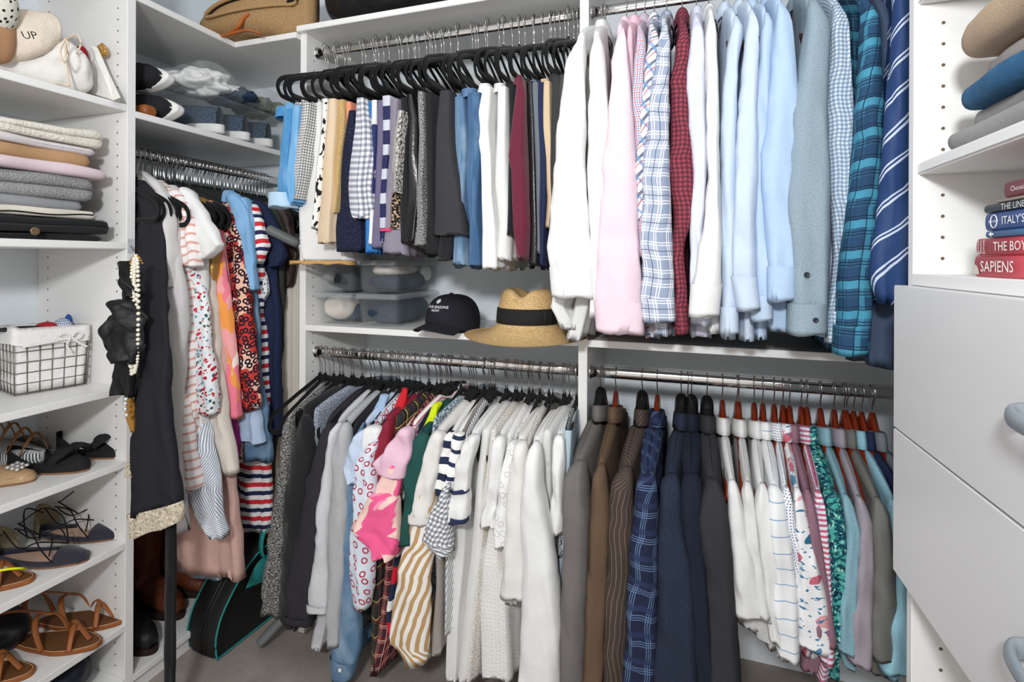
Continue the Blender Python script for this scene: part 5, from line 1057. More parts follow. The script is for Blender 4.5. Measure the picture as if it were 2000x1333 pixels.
# ------------------------------------------------------------------ folded sweaters
def folded(name, label, x0, x1, y0, y1, z0, z1, m, lobes=2, cat='sweater', sag=.01, slope=0, rr=.9, wob=.012, parent=None, ny=30):
    """folded garment: lobed outline across x, swept along y with a rounded far end"""
    h = z1 - z0; n = 20 * lobes + 16; rows = []
    for i in range(ny + 1):
        q = i / ny; y = y0 + (y1 - y0) * q
        e = min(1, ((1 - q) * (y1 - y0) + .0005) / (h * .5)); e = math.sqrt(max(.06, 1 - (1 - min(1, e)) ** 2)) if e < 1 else 1
        e2 = min(1, (q * (y1 - y0) + .0005) / (h * .5)); e *= math.sqrt(max(.06, 1 - (1 - e2) ** 2)) if e2 < 1 else 1
        xw = x1 + wob * noise.noise(Vector((y * 9, z0 * 20, 3))) - (1 - e) * h * .5
        row = []
        # bottom edge to front, lobed front, top back
        prof_ = []
        for k in range(8): prof_.append((x0 + (x1 - x0 - h * .3) * k / 8, 0))
        for l in range(lobes):
            for k in range(20):
                a = -pi / 2 + pi * (k + .5) / 20; zz = (l + .5 + .5 * sin(a)) / lobes
                prof_.append((x1 - h * .30 / lobes * 1.2 + h * .5 / lobes * cos(a) ** .7 , zz))
        for k in range(8): prof_.append((x1 - h * .3 - (x1 - x0 - h * .3) * (k + .5) / 8, 1))
        for (x, zz) in prof_:
            xx = x + (xw - x1) * max(0, (x - x0) / (x1 - x0))
            z = z0 + h * (.5 + (zz - .5) * e) + slope * (y - y0) * (1 if zz > .0 else 0) * zz
            if zz > .4: z += sag * noise.noise(Vector((xx * 11, y * 8, z0 * 30))) * zz
            row.append(Vector((xx, y, z)))
        rows.append(row)
    v, f = loft(rows, True, True, True); o = mk(name, v, f, m, parent, loft_uv(rows))
    if label: tag(o, label, cat)
    return o
cable = mat('ivory cable knit', '#e3ddd0', (('st', 'u', .02, .004, 0, '#d2cbbc', .6),), bump=(120, 1, 1.5))
X0 = -1.83
folded('sweater', 'black knit at the very bottom of the sweater stack', X0, -1.50, .60, .975, 1.2950, 1.314, BLK, 1)
b2 = folded('cardigan', 'black cardigan with a round badge, second from the bottom of the stack', X0, -1.485, .60, .990, 1.3145, 1.352, BLK, 2)
folded('sweater', 'cream sweater with black stripes above the two black knits', X0, -1.50, .60, .965, 1.3525, 1.373, mat('cream black stripes', '#ddd5c8', (('st', 'u', .0200, .0042, .004, '#1c1c20'),), bump=(500, .5, 1)), 1)
folded('sweater', 'mid grey folded sweater below the chunky grey knit', X0, -1.52, .60, .940, 1.3735, 1.400, cl('#98999c'), 1)
folded('sweater', 'chunky grey marled knit sweater in the middle of the stack', X0, -1.505, .60, .965, 1.4005, 1.462, mat('chunky grey marl', '#9d9c9c', (('noi', 260, .5, '#77777a', (1, 4), .08), ('noi', 300, .58, '#c9c8c6', (4, 1), .08)), bump=(250, 1.2, 1)), 2)
folded('sweater', 'soft pink folded sweater above the grey knit', X0, -1.49, .60, .985, 1.4625, 1.492, cl('#e2cdd3'), 1)
folded('sweater', 'camel and white folded cashmere sweater', X0, -1.51, .60, .955, 1.4900, 1.526, mat('camel wool', '#b58f68', bump=(500, .4, 1)), 1)
folded('sweater', 'thin white folded knit above the camel sweater', X0, -1.505, .60, .965, 1.525, 1.548, cl('#dcd5d6'), 1)
folded('sweater', 'ivory cable knit sweater on top of the stack', X0, -1.50, .60, .985, 1.547, 1.592, cable, 2, sag=.016)
bp_ = px(68, 452, -1.472); bd = [bp_ + Vector((.0, .010 * cos(a), .010 * sin(a))) for a in [2 * pi * k / 20 for k in range(20)]]
v, f = loft([bd, [p + Vector((.003, 0, 0)) for p in bd], [p.lerp(bp_, .3) + Vector((.003, 0, 0)) for p in bd]], True, True, True)
bb = mk('round_badge', v, f, mat('bronze badge', '#8c7358', rough=.35, metal=.7, bump=(400, .6, 1)), b2)
# ------------------------------------------------------------------ wire basket with liner
zb = .8915; A = Vector((-1.625, .845, zb)); ex = Vector((.22, .975, 0)).normalized(); ey = Vector((-.975, .22, 0)).normalized(); LX, LY, H = .158, .21, .135
bt = thing('wire_basket', 'wire basket with a white cloth liner on the middle shelf', 'basket', A + ex * LX / 2 + ey * LY / 2)
wirem = mat('pewter wire', '#8a7f76', rough=.35, metal=.8, bump=None)
def bp2(a, b, z): k = 1 - .05 * (1 - z / H); c = A + ex * LX / 2 + ey * LY / 2; return c + ex * (a * LX - LX / 2) * k + ey * (b * LY - LY / 2) * k + Vector((0, 0, z + .002))
for z in (.002, .028, .056, .084, .112, H):
    v, f = tubep([bp2(0, 0, z), bp2(1, 0, z), bp2(1, 1, z), bp2(0, 1, z)], .0014 if z < H else .002, 6, cyc=True); mk('wire_hoop', v, f, wirem, bt)
for i in range(7):
    for b in (0, 1):
        v, f = tubep([bp2(i / 6, b, 0), bp2(i / 6, b, H)], .0014, 6); mk('wire_upright', v, f, wirem, bt)
for i in range(1, 8):
    for a in (0, 1):
        v, f = tubep([bp2(a, i / 8, 0), bp2(a, i / 8, H)], .0014, 6); mk('wire_upright', v, f, wirem, bt)
def ringb(k, z, w=0):
    c = A + ex * LX / 2 + ey * LY / 2; out = []
    for p in rrect(-LX / 2 * k, LX / 2 * k, -LY / 2 * k, LY / 2 * k, .014, 0, 8):
        n_ = w * noise.noise(Vector((p.x * 30, p.y * 30, z * 20))); out.append(c + ex * (p.x * (1 + n_)) + ey * (p.y * (1 + n_)) + Vector((0, 0, z + .3 * w * noise.noise(Vector((p.x * 18, p.y * 18, 5))))))
    return out
rows = [ringb(.93, .006, 0), ringb(.955, .03, .05), ringb(.965, .08, .06), ringb(.975, H - .01, .03), ringb(1.0, H + .028, .05), ringb(1.03, H + .034, .07), ringb(1.055, H + .02, .07), ringb(1.065, H - .008, .06), ringb(1.06, H - .012, .06)]
v, f = loft(rows, True, True, False); liner = mat('white cotton liner', '#e9e6e2', bump=(60, .8, 2)); lo = mk('cloth_liner', v, f, liner, bt, loft_uv(rows))
rows = [ringb(.99, H + .02), ringb(.9, H - .02, .03), ringb(.85, .07, .03)]; v, f = loft(rows, True, False, True); mk('liner_inside', v, f, liner, bt)
kp = bp2(.72, -.045, H + .004)
for pts in ([(0, 0, 0), (.012, 0, .014), (.026, 0, .004), (.012, 0, -.006), (0, 0, 0)], [(0, 0, 0), (-.014, 0, .012), (-.03, 0, .004), (-.012, 0, -.004), (0, 0, 0)], [(0, 0, 0), (.02, 0, -.02), (.035, 0, -.03)], [(0, 0, 0), (-.01, 0, -.02), (.0, 0, -.04)], [(0, 0, 0), (-.05, 0, -.008), (-.10, 0, -.012)]):
    v, f = tubep(smooth_path([kp + ex * p[0] + ey * -.006 + Vector((0, 0, p[2])) for p in pts], 14), .0018, 5, .003); mk('liner_tie', v, f, liner, bt)
for k, (a, b, m_, lb, nm, r_) in enumerate(((.55, .35, cl('#b3282f'), 'red cloth scrap in the wire basket', 'cloth', (.03, .03, .022)), (.78, .35, ging('blue check cloth', '#e8ebf2', '#2c4a8c', .006), 'blue checked cloth in the wire basket', 'cloth', (.022, .03, .026)), (.92, .5, mat('blue spool', '#2d4f9c', bump=None), 'small blue capped bottle in the wire basket', 'bottle', (.009, .009, .024)), (.12, .2, mat('black handle', '#15161a', rough=.4, bump=None), 'black brush handle sticking out of the basket', 'brush', (.05, .012, .007)))):
    p = bp2(a, b, H + .022 + (.012 if k > 1 else 0)); tag(blob(nm, p, r_, m_, None, .2 if k < 2 else .02, 14, 3, None, 1.2, 1), lb, 'cloth' if k < 2 else nm)
# ------------------------------------------------------------------ bags on the shelf above the sweaters (all stand on 1.680)
za = 1.6805
cot = mat('natural cotton', '#e2d3c2', bump=(70, .8, 2)); cotw = mat('white cotton bag', '#e4e0da', bump=(60, .8, 2)); strg = mat('cotton cord', '#ddc9b4', bump=None)
def sack(name, label, path, wid, m, cord=None, depthv=.05):
    """drawstring bag: puffy tube along a path of (point, half height)"""
    pts = [Vector(p[0]) for p in path]; rr = [p[1] for p in path]; rows = []; N = 30
    for i in range(N + 1):
        q = i / N; c = Vector(cr([tuple(p) for p in pts], q)); r = cr([(a,) for a in rr], q)[0]
        if i in (0, N): r *= .45
        row = []
        for k in range(36):
            th = 2 * pi * k / 36; w_ = wid * (r / max(rr)) ** .5
            p = Vector((c.x + w_ * cos(th) * .5, c.y + .012 * cos(th), c.z + r * math.copysign(abs(sin(th)) ** .75, sin(th))))
            d = 1 + .13 * noise.noise(p * 16) + .05 * noise.noise(p * 40)
            p = c + (p - c) * d; p.z = max(za, p.z); row.append(p)
        rows.append(row)
    v, f = loft(rows, True, True, True); t = thing(name, label, 'bag', pts[0]); mk('bag_body', v, f, m, t, loft_uv(rows))
    if cord:
        for pth in cord:
            v, f = tubep(smooth_path([py(a, b, y) for a, b, y in pth], 16), .0022, 6); mk('drawstring', v, f, strg, t)
    return t
sack('drawstring_bag', 'large white cotton drawstring bag lying on the upper left shelf', [((-1.62, .70, za + .03), .03), ((-1.63, .80, za + .05), .05), ((-1.60, .88, za + .075), .075), ((-1.575, .915, za + .07), .066), ((-1.575, .940, za + .05), .045)], .20, cotw, [[(130, 72, .90), (128, 95, .885), (132, 140, .88), (135, 168, .88)], [(130, 76, .90), (150, 68, .90), (158, 85, .90), (150, 105, .90)], [(105, 165, .87), (120, 164, .87), (135, 168, .88)]])
s2 = sack('drawstring_bag', 'cream cotton pouch with two dark printed letters', [((-1.60, .70, za + .07), .035), ((-1.60, .76, za + .09), .06), ((-1.585, .83, za + .125), .07), ((-1.58, .875, za + .155), .05)], .16, cot, [[(128, 75, .86), (118, 100, .85), (126, 122, .85), (134, 100, .85), (130, 76, .86)]])
vs, fs = text_mesh('UP', .024); e1 = Vector((.15, .92, .35)).normalized(); e2 = Vector((-.2, -.3, .95)).normalized(); bp0 = py(61, 76, .752)
bp0 = bp0
mk('printed_letters', [bp0 + e1 * p.x + e2 * p.y for p in vs], fs, mat('black print', '#1c1a1c', bump=None), s2, None, False)
folded('dotted_cloth', 'cream cloth pouch with black dots leaning at the far upper left', -1.70, -1.50, .62, .80, za + .09, za + .19, mat('black brush dots', '#dcd8ca', (('dot', 62, .2, '#1d1d1f', .8),), bump=(70, .5, 1)), 1, 'pouch', slope=.25)
folded('cloth', 'tan soft leather sleeve under the dotted pouch', -1.70, -1.51, .66, .80, za + .03, za + .10, cl('#b98c68'), 1, 'pouch', slope=.5)
tag(blob('dust_bag', (-1.545, .665, za + .19), (.06, .07, .05), WH2, None, .15, 12, 4, None, 0, .8), 'white dust bag at the top left corner', 'bag')
wb = folded('dust_bag', 'white upright dust bag next to the side panel', -1.70, -1.49, .985, 1.015, za, za + .10, cotw, 1, 'bag')
tri = [(182, 90, .985), (184, 184, .985), (226, 197, .985), (240, 192, .985), (214, 138, .995), (196, 96, .995)]
P_ = [py(a, b, y) for a, b, y in tri]; rows = [[p + Vector((0, -.006, 0)) for p in P_], [p + Vector((-.02, .012, 0)) for p in P_]]
v, f = loft(rows, True, True, True); fl = mk('flap', v, f, cotw, wb, loft_uv(rows), False)
tag(blob('glossy_pouch', py(160, 165, .99) + Vector((-.02, 0, 0)), (.03, .02, .05), leather, None, .2, 14, 4, za, 0, .8), 'glossy black pouch between the white bags', 'pouch')
tag(blob('red_pouch', py(172, 130, 1.0) + Vector((-.03, 0, 0)), (.02, .015, .06), cl('#9c1a28'), None, .1, 10, 4, za, 0, .8), 'deep red pouch behind the glossy black one', 'pouch')
tag(blob('gold_shoe', py(200, 98, 1.0), (.020, .012, .018), gold, None, .6, 40, 4), 'crinkled gold pouch peeking above the white dust bag', 'pouch')
# ------------------------------------------------------------------ corner shelf: sneakers, clear shoe box, clear bag
z5 = 1.6695
snk = mat('black sneaker cloth', '#1f1f22', bump=(300, .4, 1.5)); rub = mat('white rubber', '#e9e7e2', bump=None, rough=.5)
def sneaker(label, c, head, z):
    t = thing('slip_on_sneaker', label, 'sneaker', (c[0], c[1], z)); M = xf(Vector((c[0], c[1], z)), head, 0, math.radians(82)); L = .25; O = foot(L, .084)
    sole('rubber_sole', O, .028, M, rub, t)
    rows = []
    for i in range(29):
        q = i / 28; x = -L + .012 + (L - .030) * q; wd_ = max(abs(p.y) for p in O if abs(p.x - x) < .013) * .98 * math.sqrt(max(.02, 1 - (max(0, q - .78) / .22) ** 2)) * math.sqrt(max(.1, 1 - (max(0, .12 - q) / .12) ** 2))
        hh = (.066 if q < .45 else .066 - .040 * (q - .45) / .55) * (1 if q < .9 else .8); row = []
        for j in range(15):
            a = pi * j / 14; row.append(M @ Vector((x, wd_ * cos(a), .026 + hh * sin(a) ** .6)))
        rows.append(row)
    v, f = loft(rows, False); mk('canvas_upper', v, f, snk, t, loft_uv(rows))
    ring = [M @ Vector((-L + .075 + .055 * cos(a), .026 * sin(a), .094 - .012 * cos(a))) for a in [2 * pi * k / 24 for k in range(24)]]
    v, f = tubep(ring, .005, 8, cyc=True); mk('padded_collar', v, f, snk, t)
    ce = sum(ring, Vector()) / 24; v, f = loft([ring, [p.lerp(ce, .3) - Vector((0, 0, .006)) for p in ring], [p.lerp(ce, .97) - Vector((0, 0, .008)) for p in ring]]); mk('shoe_opening', v, f, insb, t)
    return t
sneaker('black slip-on sneaker with white rubber edge, lying lower on the corner shelf', (-1.478, 1.20), .10, z5 + .042)
sneaker('black slip-on sneaker with white rubber edge, stacked on top of the other', (-1.487, 1.175), .10, z5 + .132)
tag(folded('sandal', None, -1.62, -1.49, 1.075, 1.12, z5, z5 + .03, lea, 1), 'tan sole edge of a sandal left of the sneakers', 'sandal')
# clear bottom bag with contents
xb0, xb1, yb0, yb1, zb0, zb1 = -1.80, -1.487, 1.27, 1.70, z5, z5 + .135
gb = thing('clear_box', 'clear plastic shoe box holding navy shoes beside the sneakers', 'storage box', ((xb0 + xb1) / 2, (yb0 + yb1) / 2, z5))
box('clear_shell', xb0, xb1, yb0, yb1, zb0 + .0005, zb1, clear, gb, .006)
box('box_floor', xb0 + .01, xb1 - .01, yb0 + .01, yb1 - .01, zb0 + .001, zb0 + .006, mat('denim blue lining', '#4c6b85', bump=None), gb, .002)
for k, y in enumerate((1.36, 1.47, 1.58)):
    t = thing('boxed_shoe', ('nearest', 'middle', 'farthest')[k] + ' navy shoe with a white edge inside the clear box', 'shoe', (-1.64, y, z5 + .01)); M = xf(Vector((-1.50, y, z5 + .012)), .0); O = foot(.26, .095)
    nv = mat('navy knit shoe', '#22354a', (('noi', 300, .6, '#7c93a8'),), bump=(300, .5, 1)); sole('sole', O, .03, M, rub, t)
    rows = []
    for i in range(13):
        q = i / 12; x = -.25 + .235 * q; wd_ = max(abs(p.y) for p in O if abs(p.x - x) < .014) * .96
        rows.append([M @ Vector((x, wd_ * cos(a) * (.6 if i in (0, 12) else 1), .03 + (.092 - .03 * q) * sin(a) ** .6)) for a in [pi * j / 12 for j in range(13)]])
    v, f = loft(rows, False); mk('shoe_upper', v, f, nv, t, loft_uv(rows))
    for i in range(5):
        v, f = tubep([M @ Vector((-.06 - .018 * i, -.02, .088 + .003 * i)), M @ Vector((-.06 - .018 * i, .02, .088 + .003 * i))], .0025, 6); mk('lace', v, f, rub, t)
cp = thing('zipped_plastic_bag', 'crinkled clear plastic bag of clothes on top of the shoe box', 'bag', (-1.62, 1.48, z5 + .14))
mt_ = blob('plastic_film', (-1.63, 1.46, z5 + .185), (.17, .25, .062), mat('crinkled film', '#e9edee', rough=.08, bump=(25, 1, 1), var=0, alpha=.14, spec=1), cp, .25, 7, 5, z5 + .137, 0, .75)
for k, (c, r_, m_, lb) in enumerate((((-1.60, 1.36, z5 + .185), (.12, .11, .038), WH, 'white garment inside the clear bag'), ((-1.56, 1.45, z5 + .165), (.09, .07, .030), cl('#22364f'), 'dark blue garment inside the clear bag'), ((-1.58, 1.60, z5 + .17), (.10, .07, .035), cl('#68725c'), 'olive green garment inside the clear bag'))):
    tag(blob('garment_bundle', c, r_, m_, None, .5, 16, 5, z5 + .139, 0, .85), lb, 'folded clothes')
# ------------------------------------------------------------------ ironing board
cov = mat('cream cover with dotted lines', '#e4ddd0', (('st', 'u', .030, .0012, 0, '#8a8278'), ('st', 'u', .030, .0012, .006, '#8a8278'), ('st', 'u', .030, .0010, .016, '#b3ab9f')), bump=(200, .3, 2))
ib = thing('ironing_board', 'ironing board in a cream striped cover standing upright in the corner', 'ironing board', (-1.27, 1.42, 0))
n_ = 40; out = []
for i in range(n_ + 1):
    q = i / n_; z = .05 + 1.38 * q; wv = .15 * max(.0, 1 - max(0, (z - .50) / .93) ** 2.1) ** .9; out.append((z, wv))
rows = []
def board(off, thick, k): return
for s in (-1, 1):
    pass
path = [(z, wv) for z, wv in out]
ringA = [(-wv, z) for z, wv in path] + [(wv, z) for z, wv in path[::-1]]
bo = Vector((-1.335, 1.60, 0)); bx = Vector((.45, .89, 0)).normalized(); bn = Vector((bx.y, -bx.x, 0))
rows = []
for d, k in ((-.010, .94), (-.012, .985), (-.006, 1.0), (.006, 1.0), (.012, .985), (.012, .9)):
    rows.append([bo + bx * (a * k) + bn * d + Vector((0, 0, z)) for a, z in ringA])
vs = [p for r in rows for p in r]; nn = len(ringA); fs = []
for i in range(len(rows) - 1):
    for j in range(nn): a = i * nn + j; b = i * nn + (j + 1) % nn; fs.append((a, b, b + nn, a + nn))
half = n_ + 1
for base in (0, (len(rows) - 1) * nn):
    for j in range(half - 1): fs.append((base + j, base + j + 1, base + nn - 2 - j, base + nn - 1 - j))
uv = [((p - bo).dot(bx), p.z) for p in vs]
mk('covered_board', vs, fs, cov, ib, uv, False)
grip = mat('grey rubber foot', '#6d7170', rough=.5, bump=None); chr2 = mat('steel tube', '#b9b9b9', rough=.3, metal=.9, bump=None)
f0 = pz(505, 1258, .03)
def capsule(name, a, b, r, m, parent, fl=.7):
    v, f = tubep([a.lerp(b, q) for q in (0, .04, .12, .3, .6, .85, .96, 1)], lambda t: r * (1 - abs(2 * t - 1) ** 4) ** .5 + .001, 16, lambda t: fl * r * (1 - abs(2 * t - 1) ** 4) ** .5 + .001); return mk(name, v, f, m, parent)
capsule('rubber_foot', Vector((f0.x, f0.y, .028)), Vector((f0.x + .06, f0.y + .05, .10)), .019, grip, ib)
v, f = tubep([Vector((f0.x + .05, f0.y + .045, .09)), Vector((f0.x + .075, f0.y + .08, .16)), Vector((f0.x + .07, f0.y + .13, .40))], .012, 10); mk('leg', v, f, chr2, ib)
g0, g1 = py(520, 446, 1.36), py(585, 478, 1.42); capsule('rubber_foot', g0, g1, .022, grip, ib)
v, f = tubep([g1, Vector((-1.25, 1.46, g1.z - .04)), Vector((-1.24, 1.47, .9))], .009, 10); mk('leg', v, f, chr2, ib)
c0 = pz(530, 1205, .08); bk = folded('wooden_block', None, c0.x - .02, c0.x + .03, c0.y, c0.y + .06, .07, .125, mat('pale ribbed wood', '#c4ae8b', (('st', 'u', .008, .002, 0, '#8d7a5c'),)), 1, parent=ib)
# ------------------------------------------------------------------ handbag, boots
bgm = mat('black bag nylon', '#1e1d1d', rough=.6, bump=(500, .4, 1)); teal = mat('teal mesh', '#2f8f8d', rough=.6, bump=(600, .6, 1))
p0 = pz(430, 1286, .0); p0.z = .002; p1 = pz(520, 1215, .0)
fd = Vector((p1.x - p0.x, p1.y - p0.y, 0)).normalized(); nd_ = Vector((-fd.y, fd.x, 0))   # face direction, depth to the left
hb_ = thing('tote_bag', 'black travel bag with teal piping and a teal handle on the floor', 'bag', p0)
ol = [(-.018, .07), (-.016, .02), (.01, .0), (.20, .0), (.218, .02), (.222, .20), (.21, .25), (.16, .262), (.10, .235), (.045, .185), (.0, .125)]
ring = smooth_path([(a, 0, b) for a, b in ol], 48, True)
rows = []
for d, k in ((0, .9), (-.004, .97), (0, 1), (.02, 1.02), (.10, 1.02), (.125, .98), (.13, .9)):
    rows.append([p0 + fd * (.1 + (p.x - .1) * k) + nd_ * d + Vector((0, 0, max(.001, .12 + (p.z - .12) * k))) for p in ring])
v, f = loft(rows, True, True, True); bb_ = mk('bag_shell', v, f, bgm, hb_)
for d in (-.004, .124):
    v, f = tubep([p0 + fd * p.x + nd_ * d + Vector((0, 0, max(.004, p.z))) for p in ring], .003, 6, cyc=True); mk('teal_piping', v, f, teal, hb_)
for d in (.045, .060):
    v, f = tubep([p0 + fd * (.1 + (p.x - .1) * 1.025) + nd_ * d + Vector((0, 0, max(.004, .12 + (p.z - .12) * 1.025))) for p in ring], .002, 6, cyc=True); mk('zip_seam', v, f, blackp, hb_)
tp = [(.085, .165), (.13, .225), (.20, .23), (.214, .20), (.214, .165), (.16, .150)]
rg = smooth_path([(a, 0, b) for a, b in tp], 30, True); ce = sum(rg, Vector()) / 30
v, f = loft([[p0 + fd * p.x + nd_ * -.007 + Vector((0, 0, p.z)) for p in rg], [p0 + fd * p.x + nd_ * -.010 + Vector((0, 0, p.z)) for p in [q.lerp(ce, .1) for q in rg]], [p0 + fd * p.x + nd_ * -.010 + Vector((0, 0, p.z)) for p in [q.lerp(ce, .95) for q in rg]]]); mk('mesh_pocket', v, f, teal, hb_)
v, f = tubep(smooth_path([p0 + fd * a + nd_ * -.012 + Vector((0, 0, b)) for a, b in ((.15, .235), (.14, .27), (.15, .32), (.19, .345), (.235, .33), (.25, .29), (.21, .235), (.19, .20))], 30), .002, 6, .012, up=nd_); mk('handle', v, f, teal, hb_)
def boot(label, c, head, m, H=.33, z=.0635, L=.25, group=None, shaftr=.062):
    t = thing('boot', label, 'boot', (c[0], c[1], z)); M = xf(Vector((c[0], c[1], z)), head)
    O = foot(L, .088); sole('sole', O, .014, M, mat('dark boot sole', '#2a1a14', bump=None), t)
    rows = []
    for i in range(29):
        q = i / 28
        if q < .38:       # foot: from toe backwards
            s = q / .38; x = -.012 - (L - .085) * s; w_ = .040 * min(1, .45 + s * 2.2); hh = .028 + .050 * s; c_ = Vector((x, 0, .012 + hh / 1)); ax = Vector((0, 0, 1))
            row = [M @ Vector((x - .02 * s * sin(a), w_ * cos(a), .013 + hh * (1 + sin(a)) * .72)) for a in [2 * pi * k / 22 for k in range(22)]]
        else:
            s = (q - .38) / .62; zz = .10 + (H - .10) * s; r1 = .045 + (shaftr - .045) * min(1, s * 1.6); cx = -L + .062
            tl = (1 - s) ** 3
            row = [M @ Vector((cx - r1 * sin(a) * 1.0 + .004 * nz3((s * 8, a, 0), 1), (r1 * .85) * cos(a), zz - .055 * tl * sin(a) * 1.0 - (.04 * tl if sin(a) > 0 else .0))) for a in [2 * pi * k / 22 for k in range(22)]]
        rows.append(row)
    rows.append([p.lerp(sum(rows[-1], Vector()) / 22, .12) for p in rows[-1]]); rows.append([p - Vector((0, 0, .05)) for p in rows[-1]])
    v, f = loft(rows, True, True, True); mk('boot_leather', v, f, m, t, loft_uv(rows)); return t
lth = mat('chestnut leather', '#5f2f1a', (('noi', 20, .5, '#733c22', (1, 1), .3),), rough=.45, bump=(150, .4, 1))
boot('chestnut brown leather boot in front on the corner bottom shelf', (-1.555, 1.262), -.06, lth, .35)
boot('chestnut brown leather boot behind its pair', (-1.575, 1.375), -.04, lth, .34)
boot('black boot left of the brown boots by the side panel', (-1.495, 1.125), -.05, mat('black boot leather', '#1a1a1c', rough=.5, bump=(120, .4, 1)), .19)
boot('black boot farthest back in the corner', (-1.49, 1.62), 0, mat('black boot leather', '#1a1a1c'), .36)
# ------------------------------------------------------------------ necklaces and scarf hung at the panel edge
hk = py(263, 487, 1.0); hkx = thing('wall_hook', 'small clear hook on the panel edge holding necklaces', 'hook', (XF + .003, 1.03, hk.z)); box('hook_plate', XF, XF + .003, 1.024, 1.040, hk.z - .01, hk.z + .03, clearl, hkx, .001)
v, f = tubep([(XF + .003, 1.032, hk.z + .01), (XF + .012, 1.030, hk.z), (XF + .018, 1.028, hk.z - .004), (XF + .022, 1.028, hk.z + .006)], .0018, 6); mk('hook_arm', v, f, chrome, hkx)
def YN(u, v, y=.940): return py(u, v, y)
pearl = mat('pearl', '#e6dfcc', rough=.15, bump=None, coat=.6, spec=.6)
def beads(name, label, strands, m, r, cat='necklace', nmb='bead'):
    t = thing(name, label, cat, YN(*strands[0][0]))
    bm = bmesh.new(); bmesh.ops.create_uvsphere(bm, u_segments=10, v_segments=7, radius=1); me = bpy.data.meshes.new(nmb); bm.to_mesh(me); bm.free(); me.materials.append(m); me.polygons.foreach_set('use_smooth', [True] * len(me.polygons))
    for st in strands:
        P = smooth_path([YN(*s) for s in st], 60); L = sum((b - a).length for a, b in zip(P, P[1:])); n = int(L / (2 * r)); 
        for i in range(n):
            q = i / n * 60; k = min(59, int(q)); p = P[k].lerp(P[k + 1], q - k)
            o = bpy.data.objects.new(nmb, me); C.objects.link(o); o.parent = t; o.location = p - t.location; o.scale = (r, r, r)
    return t
beads('pearl_necklace', 'many stranded pearl necklace hanging behind the black scarf', [[(266, 500), (262, 540), (262, 580), (262, 650), (262, 730)], [(262, 505), (257, 545), (256, 620), (254, 680), (258, 735)], [(268, 505), (270, 560), (270, 640), (268, 700), (262, 730)], [(262, 640), (252, 645), (250, 690), (256, 720)], [(266, 560), (266, 650), (262, 700)]], pearl, .0050)
beads('gold_necklace', 'gold chain necklace looped over the hook', [[(268, 500), (258, 505), (252, 525), (250, 540)], [(264, 500), (272, 503), (280, 518)], [(266, 502), (256, 512), (254, 538)]], mat('gold metal', '#c49245', rough=.25, metal=.9, bump=None), .0028)
jt = beads('crystal_necklace', 'crystal necklace on a mustard ribbon hanging lowest at the panel', [[(246, 780), (245, 800), (250, 820)]], gem, .0055)
tube('mustard_ribbon', cl('#a87a35'), jt, [(745, 250, 262), (775, 244, 256), (820, 246, 258), (848, 252, 257)], .972, .004, 16, 14)
sc = thing('scarf', 'black crinkled silk scarf tied in a bow at the panel edge', 'scarf', YN(250, 600))
blks = mat('black silk', '#141516', rough=.5, bump=(60, .8, 1))
tube('scarf_loop', blks, sc, [(510, 230, 246), (540, 230, 248), (572, 233, 256), (582, 236, 250)], .93, .02, 24, 16, crump=.013)
tube('scarf_loop', blks, sc, [(560, 236, 262), (575, 236, 268), (600, 240, 275), (650, 250, 268)], .95, .01, 24, 16)
tube('scarf_tail', blks, sc, [(585, 218, 250), (620, 208, 256), (665, 200, 256), (690, 206, 254), (710, 204, 252), (708, 216, 248)], .925, .020, 44, 34, fold=.010, crump=.016)
tube('scarf_tail', blks, sc, [(590, 238, 256), (660, 232, 256), (720, 222, 254), (774, 218, 250)], .945, .012, 30, 30, fold=.006, crump=.007)
tube('lace_tab', mat('ecru lace', '#cdbfa8'), sc, [(905, 242, 258), (935, 242, 256)], .985, .003, 12, 6, hem=False)
# ------------------------------------------------------------------ right tower: books and folded trousers
XS = .352
def booky(u): d = ray(u, 508); return d.y * XS / d.x
BK = [('red book at the bottom of the stack reading SAPIENS', 1908, 500, 537, '#dc4450', 'SAPIENS', 1921, .0185, '#f6efe8', 'serif'),
      ('red book second from the bottom reading THE BOY', 1912, 467, 499, '#d43443', 'THE BOY', 1946, .0150, '#f6efe8', ''),
      ('thin light blue book between two thicker ones', 1930, 452, 466, '#4f83b8', '', 0, 0, '', ''),
      ("blue travel guide reading ITALY'S", 1929, 418, 451, '#4161ab', "ITALY'S B", 1963, .0130, '#f6f6f6', ''),
      ('black green book reading THE LINE', 1927, 402, 417, '#242e2f', 'THE LINE', 1961, .0105, '#cfd2cf', ''),
      ('thin beige booklet below the top book', 1950, 391, 401, '#cdbda9', '', 0, 0, '', ''),
      ('dark red book on top of the stack', 1966, 357, 390, '#a33a41', 'Choosing', 1980, .0080, '#e9d9d4', '')]
pap = mat('page paper', '#e6dfd2', (('st', 'v', .0012, .0004, 0, '#cfc6b6'),), bump=None)
zprev = 1.2318
def ttl(c): return mat('title ' + c, c, bump=None)
